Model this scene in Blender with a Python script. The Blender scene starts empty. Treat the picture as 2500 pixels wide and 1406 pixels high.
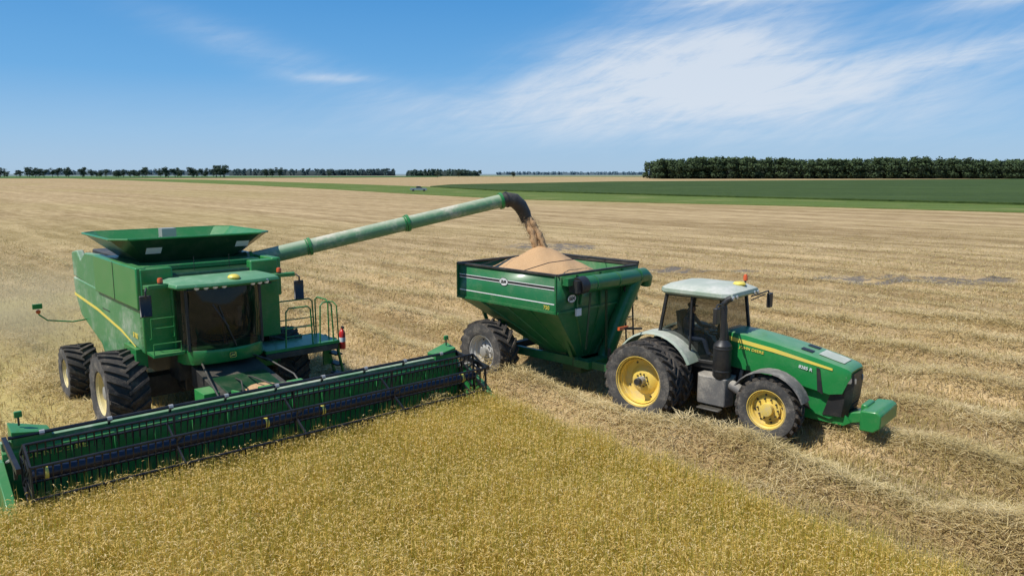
import bpy, bmesh, math, random
import numpy as np
from mathutils import Vector, Matrix
random.seed(7); rng=np.random.default_rng(11)
S=bpy.context.scene; COL=S.collection
S.view_settings.view_transform='Standard'; S.view_settings.look='None'; S.view_settings.exposure=0
R=math.radians; pi=math.pi
# ------------------------------------------------------------------ materials
def newmat(name):
    m=bpy.data.materials.new(name); m.use_nodes=True; nt=m.node_tree; nt.nodes.clear()
    out=nt.nodes.new('ShaderNodeOutputMaterial'); return m,nt,out
def N(nt,t,**k):
    n=nt.nodes.new(t)
    for a,b in k.items(): setattr(n,a,b)
    return n
def mth(nt,op,a,b=None,c=None,clamp=False):
    n=nt.nodes.new('ShaderNodeMath'); n.operation=op; n.use_clamp=clamp
    for i,x in enumerate((a,b,c)):
        if x is None: continue
        if isinstance(x,(int,float)): n.inputs[i].default_value=x
        else: nt.links.new(x,n.inputs[i])
    return n.outputs[0]
def mixc(nt,f,a,b,mode='MIX'):
    n=nt.nodes.new('ShaderNodeMix'); n.data_type='RGBA'; n.blend_type=mode
    for s,x in ((n.inputs[0],f),(n.inputs[6],a),(n.inputs[7],b)):
        if isinstance(x,(int,float)): s.default_value=x
        elif isinstance(x,(tuple,list)): s.default_value=(*x[:3],1)
        else: nt.links.new(x,s)
    return n.outputs[2]
def noise(nt,vec,scale,detail=4,rough=.55,dist=0):
    n=nt.nodes.new('ShaderNodeTexNoise'); n.inputs['Scale'].default_value=scale; n.inputs['Detail'].default_value=detail
    n.inputs['Roughness'].default_value=rough; n.inputs['Distortion'].default_value=dist
    if vec is not None: nt.links.new(vec,n.inputs['Vector'])
    return n.outputs['Fac']
def sstep(nt,v,a,b):
    n=nt.nodes.new('ShaderNodeMapRange'); n.interpolation_type='SMOOTHSTEP'; nt.links.new(v,n.inputs[0])
    n.inputs[1].default_value=a; n.inputs[2].default_value=b; return n.outputs[0]
DUST=(.42,.36,.25)
def pmat(name,col,rough=.4,metal=0,dust=0.1,top=0.,scale=2.5,dcol=DUST,coat=0,bump=0,alpha=1,low=0,spec=.5):
    m,nt,out=newmat(name); b=N(nt,'ShaderNodeBsdfPrincipled'); tc=N(nt,'ShaderNodeTexCoord')
    v=tc.outputs['Object']; n1=noise(nt,v,scale,6,.65); n2=noise(nt,v,scale*9,3,.6)
    k=mth(nt,'ADD',mth(nt,'MULTIPLY',n1,.7),mth(nt,'MULTIPLY',n2,.3))
    k=sstep(nt,k,.44,.72)
    f=mth(nt,'MULTIPLY',k,dust*1.6)
    f=mth(nt,'ADD',f,dust*.25)
    if top:
        g=N(nt,'ShaderNodeNewGeometry'); s=N(nt,'ShaderNodeSeparateXYZ'); nt.links.new(g.outputs['Normal'],s.inputs[0])
        t=mth(nt,'MULTIPLY',sstep(nt,s.outputs[2],.3,.95),top)
        t=mth(nt,'MULTIPLY',t,mth(nt,'ADD',n1,.45)); f=mth(nt,'ADD',f,t)
    f=mth(nt,'MINIMUM',f,.95)
    c=mixc(nt,f,col,dcol)
    nt.links.new(c,b.inputs['Base Color'])
    rr=mth(nt,'ADD',mth(nt,'MULTIPLY',f,.5),rough,clamp=True); nt.links.new(rr,b.inputs['Roughness'])
    b.inputs['Metallic'].default_value=metal; b.inputs['Coat Weight'].default_value=coat; b.inputs['Coat Roughness'].default_value=.15
    b.inputs['Specular IOR Level'].default_value=spec
    b.inputs['Alpha'].default_value=alpha
    if bump:
        bp=N(nt,'ShaderNodeBump'); bp.inputs['Strength'].default_value=bump; bp.inputs['Distance'].default_value=.02
        nt.links.new(n2,bp.inputs['Height']); nt.links.new(bp.outputs[0],b.inputs['Normal'])
    nt.links.new(b.outputs[0],out.inputs[0]); return m
GREEN=pmat('green_paint',(.009,.20,.044),.34,dust=.08,top=.10,coat=.2,spec=.35)
GREENH=pmat('hood_green_paint',(.009,.205,.044),.32,dust=.05,top=.26,coat=.25,spec=.35,dcol=(.42,.46,.36))
GREENS=pmat('header_green_lit',(.012,.24,.05),.4,dust=.12,top=.15,spec=.35)  # same machine green, sunlight on the header painted in as a brighter colour
GREEND=pmat('green_paint_dusty',(.012,.19,.046),.42,dust=.44,top=.3,scale=.8,coat=.1,dcol=(.42,.45,.35),spec=.35)
GREENT=pmat('green_paint_trailer',(.007,.14,.040),.36,dust=.09,top=.08,coat=.2,spec=.35)
GREENB=pmat('green_paint_dark',(.004,.045,.016),.35,dust=.07,coat=.2)
GREENA=pmat('green_paint_faded',(.055,.22,.09),.42,dust=.5,top=.5,scale=.9,dcol=(.56,.52,.40))
ROOFM=pmat('roof_dusty_green',(.03,.20,.07),.45,dust=.22,top=.22,scale=1.3,dcol=(.36,.48,.34))
ROOFT=pmat('roof_dusty_white',(.22,.30,.21),.5,dust=.4,top=.5,scale=1.3,dcol=(.55,.54,.47))
YEL=pmat('yellow_paint',(.78,.62,.09),.4,dust=.15)
YELR=pmat('yellow_rim_paint',(.80,.56,.08),.45,dust=.38,dcol=(.52,.44,.28),scale=2)
CREAM=pmat('cream_rim_paint',(.66,.55,.24),.5,dust=.4,dcol=(.45,.40,.30))
GREYR=pmat('grey_rim_paint',(.55,.55,.53),.55,dust=.35,dcol=(.30,.27,.22),scale=3)
BLK=pmat('black_plastic',(.014,.015,.017),.45,dust=.05)
BLKD=pmat('black_dusty_metal',(.018,.019,.020),.5,dust=.10,top=.08)
BLKC=pmat('black_reel_metal',(.010,.011,.014),.4,dust=.03)
NAVY=pmat('reel_tube_paint',(.006,.009,.026),.35,dust=.03)
RUB=pmat('tyre_rubber',(.018,.018,.019),.8,dust=.5,scale=4,dcol=(.19,.155,.115),bump=.5)
RUBM=pmat('tyre_rubber_wall',(.030,.031,.033),.8,dust=.55,scale=3,dcol=(.22,.195,.16),bump=.3)
STEEL=pmat('worn_steel',(.40,.40,.38),.45,metal=.4,dust=.2)
GREYD=pmat('grey_dusty_metal',(.10,.10,.10),.55,dust=.45,top=.4,dcol=(.42,.38,.31))
FEND=pmat('dusty_black_fender',(.03,.03,.032),.55,dust=.3,top=.35,dcol=(.36,.33,.28))
WHITE=pmat('white_paint',(.78,.78,.76),.45,dust=.06)
RED=pmat('red_paint',(.55,.02,.015),.35,dust=.03)
ORANGE=pmat('amber_lens',(.60,.10,.02),.25,dust=.05)
GLASS=pmat('cab_glass',(.008,.014,.013),.04,dust=.02,alpha=.50,spec=.6)
GLASSD=pmat('dark_cab_glass',(.004,.006,.006),.05,dust=.01,alpha=.66,spec=.45)
LENS=pmat('lamp_lens',(.6,.62,.64),.12,dust=.04,metal=.5)
SKIN=pmat('skin',(.45,.26,.18),.6,dust=0)
SHIRT=pmat('shirt_cloth',(.05,.07,.12),.85,dust=0)
HAIR=pmat('hair',(.03,.02,.015),.7,dust=0)
SILVER=pmat('silver_truck_paint',(.36,.39,.43),.3,metal=.3,dust=.1)
DKG=pmat('interior_dark',(.03,.032,.03),.8,dust=.1)
def grainmat(name='rice_grain',k_=1.):
    m,nt,out=newmat(name); b=N(nt,'ShaderNodeBsdfPrincipled'); tc=N(nt,'ShaderNodeTexCoord'); v=tc.outputs['Object']
    n=noise(nt,v,60,3,.8); n2=noise(nt,v,3,4)
    c=mixc(nt,sstep(nt,n,.35,.65),(.42*k_,.24*k_,.10*k_),(.68*k_,.43*k_,.22*k_)); c=mixc(nt,mth(nt,'MULTIPLY',n2,.4),c,(.52*k_,.33*k_,.17*k_))
    nt.links.new(c,b.inputs[0]); b.inputs['Roughness'].default_value=.85
    bp=N(nt,'ShaderNodeBump'); bp.inputs['Strength'].default_value=.7; bp.inputs['Distance'].default_value=.02
    nt.links.new(n,bp.inputs['Height']); nt.links.new(bp.outputs[0],b.inputs['Normal']); nt.links.new(b.outputs[0],out.inputs[0]); return m
GRAIN=grainmat(); GRAINF=grainmat('falling_rice_grain',.85)
def bladem(name,tr=.25,rough=.6):
    m,nt,out=newmat(name); a=N(nt,'ShaderNodeAttribute',attribute_name='tint'); b=N(nt,'ShaderNodeBsdfPrincipled')
    nt.links.new(a.outputs['Color'],b.inputs[0]); b.inputs['Roughness'].default_value=rough; b.inputs['Specular IOR Level'].default_value=.3
    t=N(nt,'ShaderNodeBsdfTranslucent'); nt.links.new(a.outputs['Color'],t.inputs[0]); mx=N(nt,'ShaderNodeMixShader'); mx.inputs[0].default_value=tr
    nt.links.new(b.outputs[0],mx.inputs[1]); nt.links.new(t.outputs[0],mx.inputs[2]); nt.links.new(mx.outputs[0],out.inputs[0]); return m
BLADE=bladem('crop_blade',.42); LEAF=bladem('tree_leaf',.15,.8); STRAW=bladem('straw_blade',.25,.7)
BARK=pmat('bark',(.10,.075,.05),.9,dust=.1)
# ------------------------------------------------------------------ mesh builder
def frame(d):
    d=Vector(d).normalized(); up=Vector((0,0,1)) if abs(d.z)<.95 else Vector((1,0,0))
    s=d.cross(up).normalized(); u=s.cross(d).normalized(); return d,s,u
class MB:
    def __init__(s,*mats): s.v=[];s.f=[];s.m=[];s.mats=list(mats)
    def add(s,vs,fs,m=0):
        o=len(s.v); s.v+= [tuple(v) for v in vs]; s.f+=[[i+o for i in f] for f in fs]; s.m+=[m]*len(fs); return s
    def box(s,x0,x1,y0,y1,z0,z1,m=0):
        return s.add([(x0,y0,z0),(x1,y0,z0),(x1,y1,z0),(x0,y1,z0),(x0,y0,z1),(x1,y0,z1),(x1,y1,z1),(x0,y1,z1)],
          [(0,3,2,1),(4,5,6,7),(0,1,5,4),(1,2,6,5),(2,3,7,6),(3,0,4,7)],m)
    def beam(s,p0,p1,w,h,m=0):
        p0=Vector(p0);p1=Vector(p1);d,a,b=frame(p1-p0); q=[]
        for p in (p0,p1):
            for i,j in ((-1,-1),(1,-1),(1,1),(-1,1)): q.append(p+a*i*w/2+b*j*h/2)
        return s.add(q,[(0,3,2,1),(4,5,6,7),(0,1,5,4),(1,2,6,5),(2,3,7,6),(3,0,4,7)],m)
    def tube(s,path,r,n=10,m=0,cap=True):
        P=[Vector(p) for p in path]; rs=r if isinstance(r,(list,tuple)) else [r]*len(P); q=[];pa=None
        for i,p in enumerate(P):
            d=(P[min(i+1,len(P)-1)]-P[max(i-1,0)]).normalized()
            if pa is None: _,a,b=frame(d)
            else:
                a=(pa-d*pa.dot(d)).normalized(); b=a.cross(d)
            pa=a
            for k in range(n):
                t=2*pi*k/n; q.append(p+(a*math.cos(t)+b*math.sin(t))*rs[i])
        fs=[]
        for i in range(len(P)-1):
            for k in range(n):
                k2=(k+1)%n; fs.append((i*n+k,i*n+k2,(i+1)*n+k2,(i+1)*n+k))
        if cap: fs.append(tuple(range(n))[::-1]); fs.append(tuple(range((len(P)-1)*n,len(P)*n)))
        return s.add(q,fs,m)
    def prism(s,poly,ax,a0,a1,m=0):
        n=len(poly)
        def mk(p,a): return {'y':(p[0],a,p[1]),'x':(a,p[0],p[1]),'z':(p[0],p[1],a)}[ax]
        q=[mk(p,a0) for p in poly]+[mk(p,a1) for p in poly]
        return s.add(q,[tuple(range(n)),tuple(range(2*n-1,n-1,-1))]+[(i,(i+1)%n,(i+1)%n+n,i+n) for i in range(n)],m)
    def lathe(s,prof,c,ax='y',n=32,m=0,close=False,cap=True):
        q=[]
        for r,t in prof:
            for k in range(n):
                a=2*pi*k/n; u,w=r*math.cos(a),r*math.sin(a)
                q.append({'y':(c[0]+u,c[1]+t,c[2]+w),'z':(c[0]+u,c[1]+w,c[2]+t),'x':(c[0]+t,c[1]+u,c[2]+w)}[ax])
        fs=[];L=len(prof)
        for i in range(L if close else L-1):
            j=(i+1)%L
            for k in range(n):
                k2=(k+1)%n; fs.append((i*n+k,i*n+k2,j*n+k2,j*n+k))
        if not close and cap:
            if prof[0][0]>1e-6: fs.append(tuple(range(n)))
            if prof[-1][0]>1e-6: fs.append(tuple(range((L-1)*n,L*n)))
        return s.add(q,fs,m)
    def loft(s,rings,m=0,caps=True,closed=True):
        n=len(rings[0]); q=[p for r in rings for p in r]; fs=[]
        for i in range(len(rings)-1):
            for k in range(n if closed else n-1):
                k2=(k+1)%n; fs.append((i*n+k,i*n+k2,(i+1)*n+k2,(i+1)*n+k))
        if caps: fs.append(tuple(range(n))[::-1]); fs.append(tuple(range((len(rings)-1)*n,len(rings)*n)))
        return s.add(q,fs,m)
    def ball(s,c,r,m=0,n=12,sz=1):
        prof=[(r*math.sin(pi*i/8),-r*sz*math.cos(pi*i/8)) for i in range(9)]
        return s.lathe(prof,c,'z',n,m)
    def obj(s,name,parent=None,bevel=0,smooth=35,recalc=True,loc=None,solid=0):
        me=bpy.data.meshes.new(name); me.from_pydata(s.v,[],s.f)
        for mt in s.mats: me.materials.append(mt)
        for p,mi in zip(me.polygons,s.m): p.material_index=mi
        bm=bmesh.new(); bm.from_mesh(me)
        bmesh.ops.remove_doubles(bm,verts=bm.verts,dist=1e-5)
        if recalc: bmesh.ops.recalc_face_normals(bm,faces=bm.faces)
        bm.to_mesh(me); bm.free()
        me.polygons.foreach_set('use_smooth',[True]*len(me.polygons)); me.set_sharp_from_angle(angle=R(smooth))
        o=bpy.data.objects.new(name,me); COL.objects.link(o)
        if parent: o.parent=parent
        if loc: o.location=loc
        if solid:
            md=o.modifiers.new('s','SOLIDIFY'); md.thickness=solid; md.offset=-1
        if bevel:
            md=o.modifiers.new('b','BEVEL'); md.width=bevel; md.segments=2; md.limit_method='ANGLE'; md.angle_limit=R(40); md.harden_normals=False
        return o
def empty(name,parent=None,loc=(0,0,0),rz=0):
    o=bpy.data.objects.new(name,None); COL.objects.link(o); o.location=loc; o.rotation_euler=(0,0,rz)
    o.empty_display_size=.3
    if parent: o.parent=parent
    return o
def tag(o,label,cat,group=None):
    o['label']=label; o['category']=cat
    if group: o['group']=group
def text(name,s,size,loc,rot,mat,parent,ext=.004,sx=1,bold=0):
    cu=bpy.data.curves.new(name+'_c','FONT'); cu.body=s; cu.size=size; cu.extrude=ext; cu.align_x='CENTER'; cu.align_y='CENTER'; cu.offset=bold
    t=bpy.data.objects.new(name+'_t',cu); COL.objects.link(t); bpy.context.view_layer.update()
    me=bpy.data.meshes.new_from_object(t.evaluated_get(bpy.context.evaluated_depsgraph_get()))
    bpy.data.objects.remove(t); me.materials.clear(); me.materials.append(mat)
    o=bpy.data.objects.new(name,me); COL.objects.link(o); o.location=loc; o.rotation_euler=rot; o.scale=(sx,1,1); o.parent=parent; return o
# ------------------------------------------------------------------ wheel
def wheel(parent,name,loc,Rr,W,rim_r,rimmat,side,lugs=22,dish=.12,hub=.12,nb=8,lugh=.065,kind=0):
    e=empty(name,parent,loc)
    t=MB(RUB,RUBM); rc=Rr-lugh
    hw=W/2
    prof=[(rim_r,-hw*.80),(rim_r+.05,-hw*.93),((rim_r+rc)/2,-hw*1.0),(rc*.965,-hw*.97),(rc*.99,-hw*.80),(rc,-hw*.4),(rc,hw*.4),(rc*.99,hw*.80),(rc*.965,hw*.97),((rim_r+rc)/2,hw),(rim_r+.05,hw*.93),(rim_r,hw*.80)]
    nseg=56; q=[];fs0=[];fs1=[]
    for i,(r,tt) in enumerate(prof):
        for k in range(nseg):
            a=2*pi*k/nseg; q.append((r*math.cos(a),tt,r*math.sin(a)))
    for i in range(len(prof)-1):
        for k in range(nseg):
            k2=(k+1)%nseg; (fs1 if i<3 or i>7 else fs0).append((i*nseg+k,i*nseg+k2,(i+1)*nseg+k2,(i+1)*nseg+k))
    t.add(q,fs0+fs1); L=len(t.m)
    for i in range(len(fs0),L): t.m[i]=1
    dth=2*pi/lugs; lw=.026+.010*Rr
    for sd in (-1,1):
        for k in range(lugs):
            th0=k*dth+(dth/2 if sd>0 else 0); rings=[]
            for u in (0,.35,.7,1.0,1.12):
                ang=th0+u*dth*1.05; y=sd*(-.02+min(u,1.0)*hw*1.0); ro=Rr-(0 if u<.9 else (.012 if u<1.05 else .10)); ri=rc-.02 if u<.9 else rc*.95-.02
                if u>1.05: ri=rc*.90
                w=lw*(1+.25*u)/Rr
                rings.append([(ri*math.cos(ang-w*1.25),y,ri*math.sin(ang-w*1.25)),(ro*math.cos(ang-w),y,ro*math.sin(ang-w)),(ro*math.cos(ang+w),y,ro*math.sin(ang+w)),(ri*math.cos(ang+w*1.25),y,ri*math.sin(ang+w*1.25))])
            t.loft(rings)
    t.obj('tyre',e,smooth=30)
    s=side; m=MB(rimmat,STEEL,BLKD)
    yo=s*hw*.86; up=.02 if kind==0 else .07
    m.lathe([(rim_r+.035,yo-s*.06),(rim_r+.035,yo),(rim_r+.015,yo+s*.005),(rim_r,yo-s*.03),(rim_r-.025,yo-s*.05),(rim_r-.03,yo-s*dish*.5),(rim_r-.07,yo-s*dish*.55),(rim_r-.08,yo-s*dish),(rim_r*.62,yo-s*dish*1.1),(rim_r*.45,yo-s*dish*.8),(hub*1.9,yo-s*dish*.75),(hub*.9,yo-s*dish*.72)],(0,0,0),'y',40,cap=False)
    m.lathe([(hub*1.1,yo-s*dish*.74),(hub,yo-s*dish*.7),(hub,yo-s*dish*.3+s*up),(hub*.7,yo-s*dish*.25+s*up),(0.0001,yo-s*dish*.25+s*up)],(0,0,0),'y',24,0 if kind==1 else 1)
    m.lathe([(rim_r+.03,-s*hw*.86),(rim_r-.03,-s*hw*.8),(rim_r-.06,-s*hw*.2),(rim_r-.05,s*hw*.5)],(0,0,0),'y',40,cap=False)
    for k in range(nb):
        a=2*pi*k/nb; rr=hub*1.6; c=(rr*math.cos(a),yo-s*dish*.76,rr*math.sin(a))
        m.tube([c,(c[0],c[1]+s*.05,c[2])],.020,6,2)
    for k in range(4 if kind==0 else 8):
        a=2*pi*(k+.3)/(4 if kind==0 else 8); rr=rim_r*.74; c=(rr*math.cos(a),yo-s*dish*1.06,rr*math.sin(a))
        m.tube([c,(c[0],c[1]+s*.02,c[2])],.026,8,2)
    m.obj('rim',e,smooth=40)
    return e
# ------------------------------------------------------------------ COMBINE
CA=R(48.44)
comb=empty('combine_harvester',None,(-7.937,18.738,0),-CA)
tag(comb,'large green combine harvester with wide header unloading rice','combine harvester')
b=MB(GREEN,GREEND,GREENB,BLKD)
side=[(1.0,4.0),(1.0,2.02),(.5,2.05),(-.1,2.1),(-.7,1.9),(-1.15,1.45),(-1.8,1.2),(-2.6,1.2),(-3.05,1.55),(-3.9,1.75),(-5.2,2.05),(-5.75,2.6)]
lowp=[(1.0,3.02),(1.0,2.02)]+side[2:11]+[(-5.75,2.6),(-5.88,3.12)]
upr=[(-2.95,3.02),(-2.9,4.0),(-4.3,3.95),(-4.9,3.7),(-5.3,3.95),(-5.95,3.85),(-5.89,3.15)]
for sg in (-1,1):
    b.prism(lowp,'y',sg*1.50,sg*1.66,1)
    b.prism([(1.0,3.04),(1.0,4.02),(-2.88,4.02),(-2.93,3.04)],'y',sg*1.50,sg*1.74,0)
    b.prism(upr,'y',sg*1.45,sg*1.64,1)
b.box(-5.6,.96,-1.5,1.5,2.0,3.82,2)
b.box(-4.2,.8,-.75,.75,.9,2.0,3)
b.prism([(-5.6,2.1),(-6.15,2.3),(-6.2,3.5),(-5.7,3.8)],'y',-1.3,1.3,2)
b.box(.75,1.02,-1.66,-.93,2.0,3.99,0); b.box(.75,1.02,.93,1.66,2.0,3.99,0)
b.box(-2.9,.3,-1.5,1.5,3.82,3.97,0)
b.box(-5.4,-3.0,-1.2,1.2,3.8,3.95,3)
body=b.obj('body',comb,bevel=.035)
for sg in (-1,1):
    sl=MB(BLK); sl.box(-.98,-.95,sg*1.742,sg*1.748,3.06,4.0); sl.obj('panel_seam',comb)
    sl=MB(BLK); sl.box(-2.6,-1.9,sg*1.662,sg*1.67,2.6,2.62); sl.obj('door_latch',comb)
st=MB(YEL)
st.prism([(-5.85,2.66),(-5.83,2.58),(-3.2,2.46),(-.9,2.24),(.3,2.04),(.3,2.07),(-.9,2.31),(-3.2,2.54)],'y',-1.668,-1.662)
st.obj('side_stripe',comb)
text('model_lettering','S 780',.17,(.35,-1.668,2.34),(R(90),0,0),YEL,comb,bold=.004)
def octr(x0,x1,w,z,c):
    return [(x1,-w+c,z),(x1,w-c,z),(x1-c,w,z),(x0+c,w,z),(x0,w-c,z),(x0,-w+c,z),(x0+c,-w,z),(x1-c,-w,z)]
g=MB(GREEN,GREENB)
A=octr(-2.6,-.50,1.15,3.93,.12);B=octr(-3.15,.13,1.95,4.60,.34);B2=octr(-3.10,.08,1.90,4.60,.34);A2=octr(-2.55,-.55,1.10,3.93,.12)
g.loft([A,B],1,False); g.loft([B,B2],0,False); g.loft([B2,A2],0,False)
g.tube(B+[B[0]],.03,6,0)
g.obj('grain_tank',comb,smooth=20,recalc=False)
for yc,zc,w,hh in ((-.98,4.28,.18,.08),(1.2,4.33,.17,.075)):
    gt=MB(WHITE); P=lambda y,z:(-.50+.63*(z-3.93)/.67+.012,y,z)
    gt.add([P(yc-w,zc-hh),P(yc+w,zc-hh),P(yc+w,zc+hh),P(yc-w,zc+hh)],[(0,1,2,3)]); gt.obj('tank_reflector',comb)
gr=MB(GRAIN); gr.lathe([(.0001,.45),(.5,.2),(1.0,0),(1.15,-.1)],(-1.5,.1,3.9),'z',24); gr.obj('tank_grain',comb)
ta=MB(STEEL,GREEN); ta.tube([(-2.2,-.3,3.9),(-1.6,-.2,4.62)],.16,12,0); ta.box(-1.75,-1.45,-.38,-.02,4.5,4.72,0)
ta.obj('tank_auger',comb)
cab=empty('cab',comb)
c=MB(GREEN,BLK,DKG)
def front(z,bul):
    return [(1.05,-.98,z),(1.45,-.96,z),(1.72+bul*.5,-.80,z),(1.90+bul*.8,-.42,z),(1.95+bul,0,z),(1.90+bul*.8,.42,z),(1.72+bul*.5,.80,z),(1.45,.96,z),(1.05,.98,z)]
c.loft([front(1.72,-.10),front(1.80,-.02),front(2.02,.05),front(2.08,.02)],0,True)
c.box(.3,1.1,-.98,.98,1.75,2.1,1)
c.beam((1.08,-.97,2.05),(1.05,-.97,3.6),.09,.09,0);c.beam((1.08,.97,2.05),(1.05,.97,3.6),.09,.09,0)
c.beam((1.66,-.87,2.05),(1.62,-.87,3.58),.07,.06,1);c.beam((1.66,.87,2.05),(1.62,.87,3.58),.07,.06,1)
c.obj('cab_frame',cab,bevel=.01)
w=MB(GLASSD); w.loft([front(2.06,.02),front(2.8,.06),front(3.55,-.05)],0,False,False); w.obj('window',cab,smooth=60)
it=MB(DKG,BLK,GREYD)
it.box(.45,.95,-.28,.28,2.1,2.55,0); it.box(.4,.55,-.27,.27,2.5,3.25,2); it.tube([(1.6,0,2.1),(1.4,0,2.75)],.05,8,1); it.lathe([(.18,0),(.2,.02),(.18,.04)],(1.38,0,2.76),'z',20,1,True)
it.box(1.0,1.15,.5,.6,2.4,2.9,2); it.box(.35,.4,-.95,.95,2.1,3.6,0)
it.obj('seat',cab)
wp=MB(BLK); wp.tube([(2.0,.1,2.12),(2.04,-.1,2.6),(1.98,-.25,3.1)],.014,6); wp.tube([(2.045,-.08,2.6),(1.93,-.38,3.15)],.02,6); wp.obj('wiper',cab)
rf=MB(ROOFM,BLK,LENS)
def rr(x0,x1,w,z,fw): return [(x0,-w,z),(x1-.5,-w,z),(x1-.12,-w*fw,z),(x1,-w*.5,z),(x1+.05,0,z),(x1,w*.5,z),(x1-.12,w*fw,z),(x1-.5,w,z),(x0,w,z)]
rf.loft([rr(.2,2.12,1.2,3.56,.95),rr(.15,2.2,1.28,3.61,.95),rr(.2,2.16,1.25,3.69,.95),rr(.35,1.95,1.05,3.74,.93)],0)
rf.box(1.7,2.1,-1.0,1.0,3.53,3.57,1)
for y in (-.78,-.58,-.38,-.18,.5,.68,.86):
    x=2.2-.10*abs(y)**2; rf.tube([(x-.1,y,3.60),(x+.012,y,3.60)],.062,14,2)
rf.obj('roof',cab,bevel=.02)
for y in (-1,1):
    ar=MB(GREEN,BLK); ar.beam((1.55,y*1.15,3.64),(1.75,y*1.75,3.66),.20,.09,0); ar.tube([(1.8,y*1.75,3.66),(1.9,y*1.8,3.6),(1.9,y*1.8,3.45)],.022,8,1)
    mr=MB(BLK); mr.loft([[(1.84+dx*.6,y*1.8+dy,z) for dx,dy in ((-.07,-.11),(.05,-.13),(.07,-.06),(.08,.06),(.05,.13),(-.07,.11))] for z in (3.02,3.04,3.46,3.5)]); mr.obj('mirror',comb,bevel=.02)
    ar.obj('mirror_arm',comb,bevel=.01)
    bc=MB(BLK,ORANGE); bc.lathe([(.06,0),(.06,.04)],(1.62,y*1.4,3.69),'z',14,0); bc.lathe([(.06,.04),(.06,.11),(.045,.14),(.0001,.15)],(1.62,y*1.4,3.69),'z',14,1); bc.obj('beacon',comb)
gp=MB(YEL); gp.lathe([(.13,0),(.14,.04),(.11,.08),(.06,.10),(.0001,.105)],(2.0,.12,3.72),'z',20); gp.obj('antenna_dome',comb)
for a_ in ((.6,-.3),(.5,.6)):
    an=MB(BLK); an.tube([(a_[0],a_[1],3.72),(a_[0],a_[1],4.15)],.008,5); an.obj('antenna',comb)
em=MB(YEL,GREENB)
def rrect(y0,y1,z0,z1,x,r): return [(x,y0+r,z0),(x,y1-r,z0),(x,y1,z0+r),(x,y1,z1-r),(x,y1-r,z1),(x,y0+r,z1),(x,y0,z1-r),(x,y0,z0+r)]
em.add(rrect(-.08,.08,1.85,1.98,2.012,.02),[tuple(range(8))],0); em.add(rrect(-.07,.07,1.86,1.97,2.016,.02),[tuple(range(8))],1)
em.add([(2.02,y,z) for y,z in ((-.06,1.90),(-.02,1.93),(.03,1.925),(.05,1.96),(.06,1.94),(.04,1.905),(.06,1.88),(.02,1.90),(-.03,1.90),(-.06,1.88))],[tuple(range(10))],0)
em.obj('emblem',comb,recalc=False)
hr=MB(GREEN)
hr.tube([(1.1,-1.55,2.35),(1.25,-1.55,2.4),(1.25,-1.55,2.85),(1.25,-1.05,2.85),(1.25,-1.05,2.4),(1.1,-1.05,2.35)],.018,8); hr.tube([(1.25,-1.55,2.62),(1.25,-1.05,2.62)],.015,8)
hr.box(1.0,1.55,-1.62,-.95,2.0,2.06); hr.tube([(1.5,-1.6,2.05),(1.5,-1.6,2.3),(1.5,-1.0,2.3),(1.5,-1.0,2.05)],.015,6)
hr.obj('handrail',comb)
pf=MB(GREEN,BLKD); pf.box(.35,1.55,1.0,3.05,1.66,1.74,0); pf.box(.35,1.55,1.0,3.0,1.50,1.65,1); pf.box(.3,.9,1.0,1.66,1.2,1.66,0)
pf.beam((.9,3.0,1.7),(.9,3.0,.95),.25,.06,0)
pf.obj('platform',comb,bevel=.01)
rl=MB(GREEN)
def loop(x,y0,y1,z0=1.7,z1=2.75,mid=True):
    rl.tube([(x,y0,z0),(x,y0+.04,z1-.08),(x,y0+.12,z1),(x,y1-.12,z1),(x,y1-.04,z1-.08),(x,y1,z0)],.021,8)
    if mid: rl.tube([(x,y0+.02,(z0+z1)/2),(x,y1-.02,(z0+z1)/2)],.016,6); rl.tube([(x,y0+.02,(z0*1.4+z1*.6)/2),(x,y1-.02,(z0*1.4+z1*.6)/2)],.012,6)
loop(1.5,1.55,2.3); loop(.4,1.75,2.9); loop(1.5,2.5,2.9,1.7,2.8,False)
rl.tube([(.4,2.95,1.7),(.4,2.95,2.7),(.5,2.97,2.78),(1.0,2.97,2.78),(1.1,2.97,2.7),(1.1,2.97,1.7)],.02,8)
rl.tube([(1.15,3.25,.95),(1.15,3.2,2.6),(1.05,3.15,2.7),(.9,3.1,2.7)],.018,8)
rl.obj('railing',comb)
ld=MB(GREEN,BLKD)
for x in (.75,1.3): ld.beam((x,3.05,1.75),(x,3.3,.55),.04,.10,0)
for k in range(4): z=1.55-.3*k; ld.box(.77,1.28,3.0+.05*k,3.22+.05*k,z,z+.04,1)
ld.obj('ladder',comb)
fe=MB(RED,WHITE,BLK); cx,cy=1.45,3.18
fe.lathe([(.0001,1.45),(.08,1.46),(.085,1.5),(.085,1.66)],(cx,cy,0),'z',16,0); fe.lathe([(.087,1.66),(.087,1.78)],(cx,cy,0),'z',16,1); fe.lathe([(.085,1.78),(.085,1.9),(.06,1.96),(.025,1.99),(.025,2.04)],(cx,cy,0),'z',16,0)
fe.box(cx-.02,cx+.1,cy-.02,cy+.02,2.03,2.08,2); fe.tube([(cx+.05,cy,2.03),(cx+.12,cy,1.9),(cx+.1,cy,1.65)],.012,6,2); fe.obj('fire_extinguisher',comb)
ml=MB(GREEN,ORANGE,RED,BLK); ml.tube([(-4.6,-1.6,2.02),(-4.65,-2.0,1.98),(-4.75,-2.6,2.08),(-4.8,-2.78,2.25),(-4.8,-2.8,2.3)],.022,8,0)
ml.box(-4.84,-4.78,-2.93,-2.69,2.42,2.56,0); ml.lathe([(.0001,-.03),(.06,-.025),(.06,.025),(.0001,.03)],(-4.8,-2.8,2.34),'x',14,1)
ml.obj('marker_lamp',comb,bevel=.008)
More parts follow.
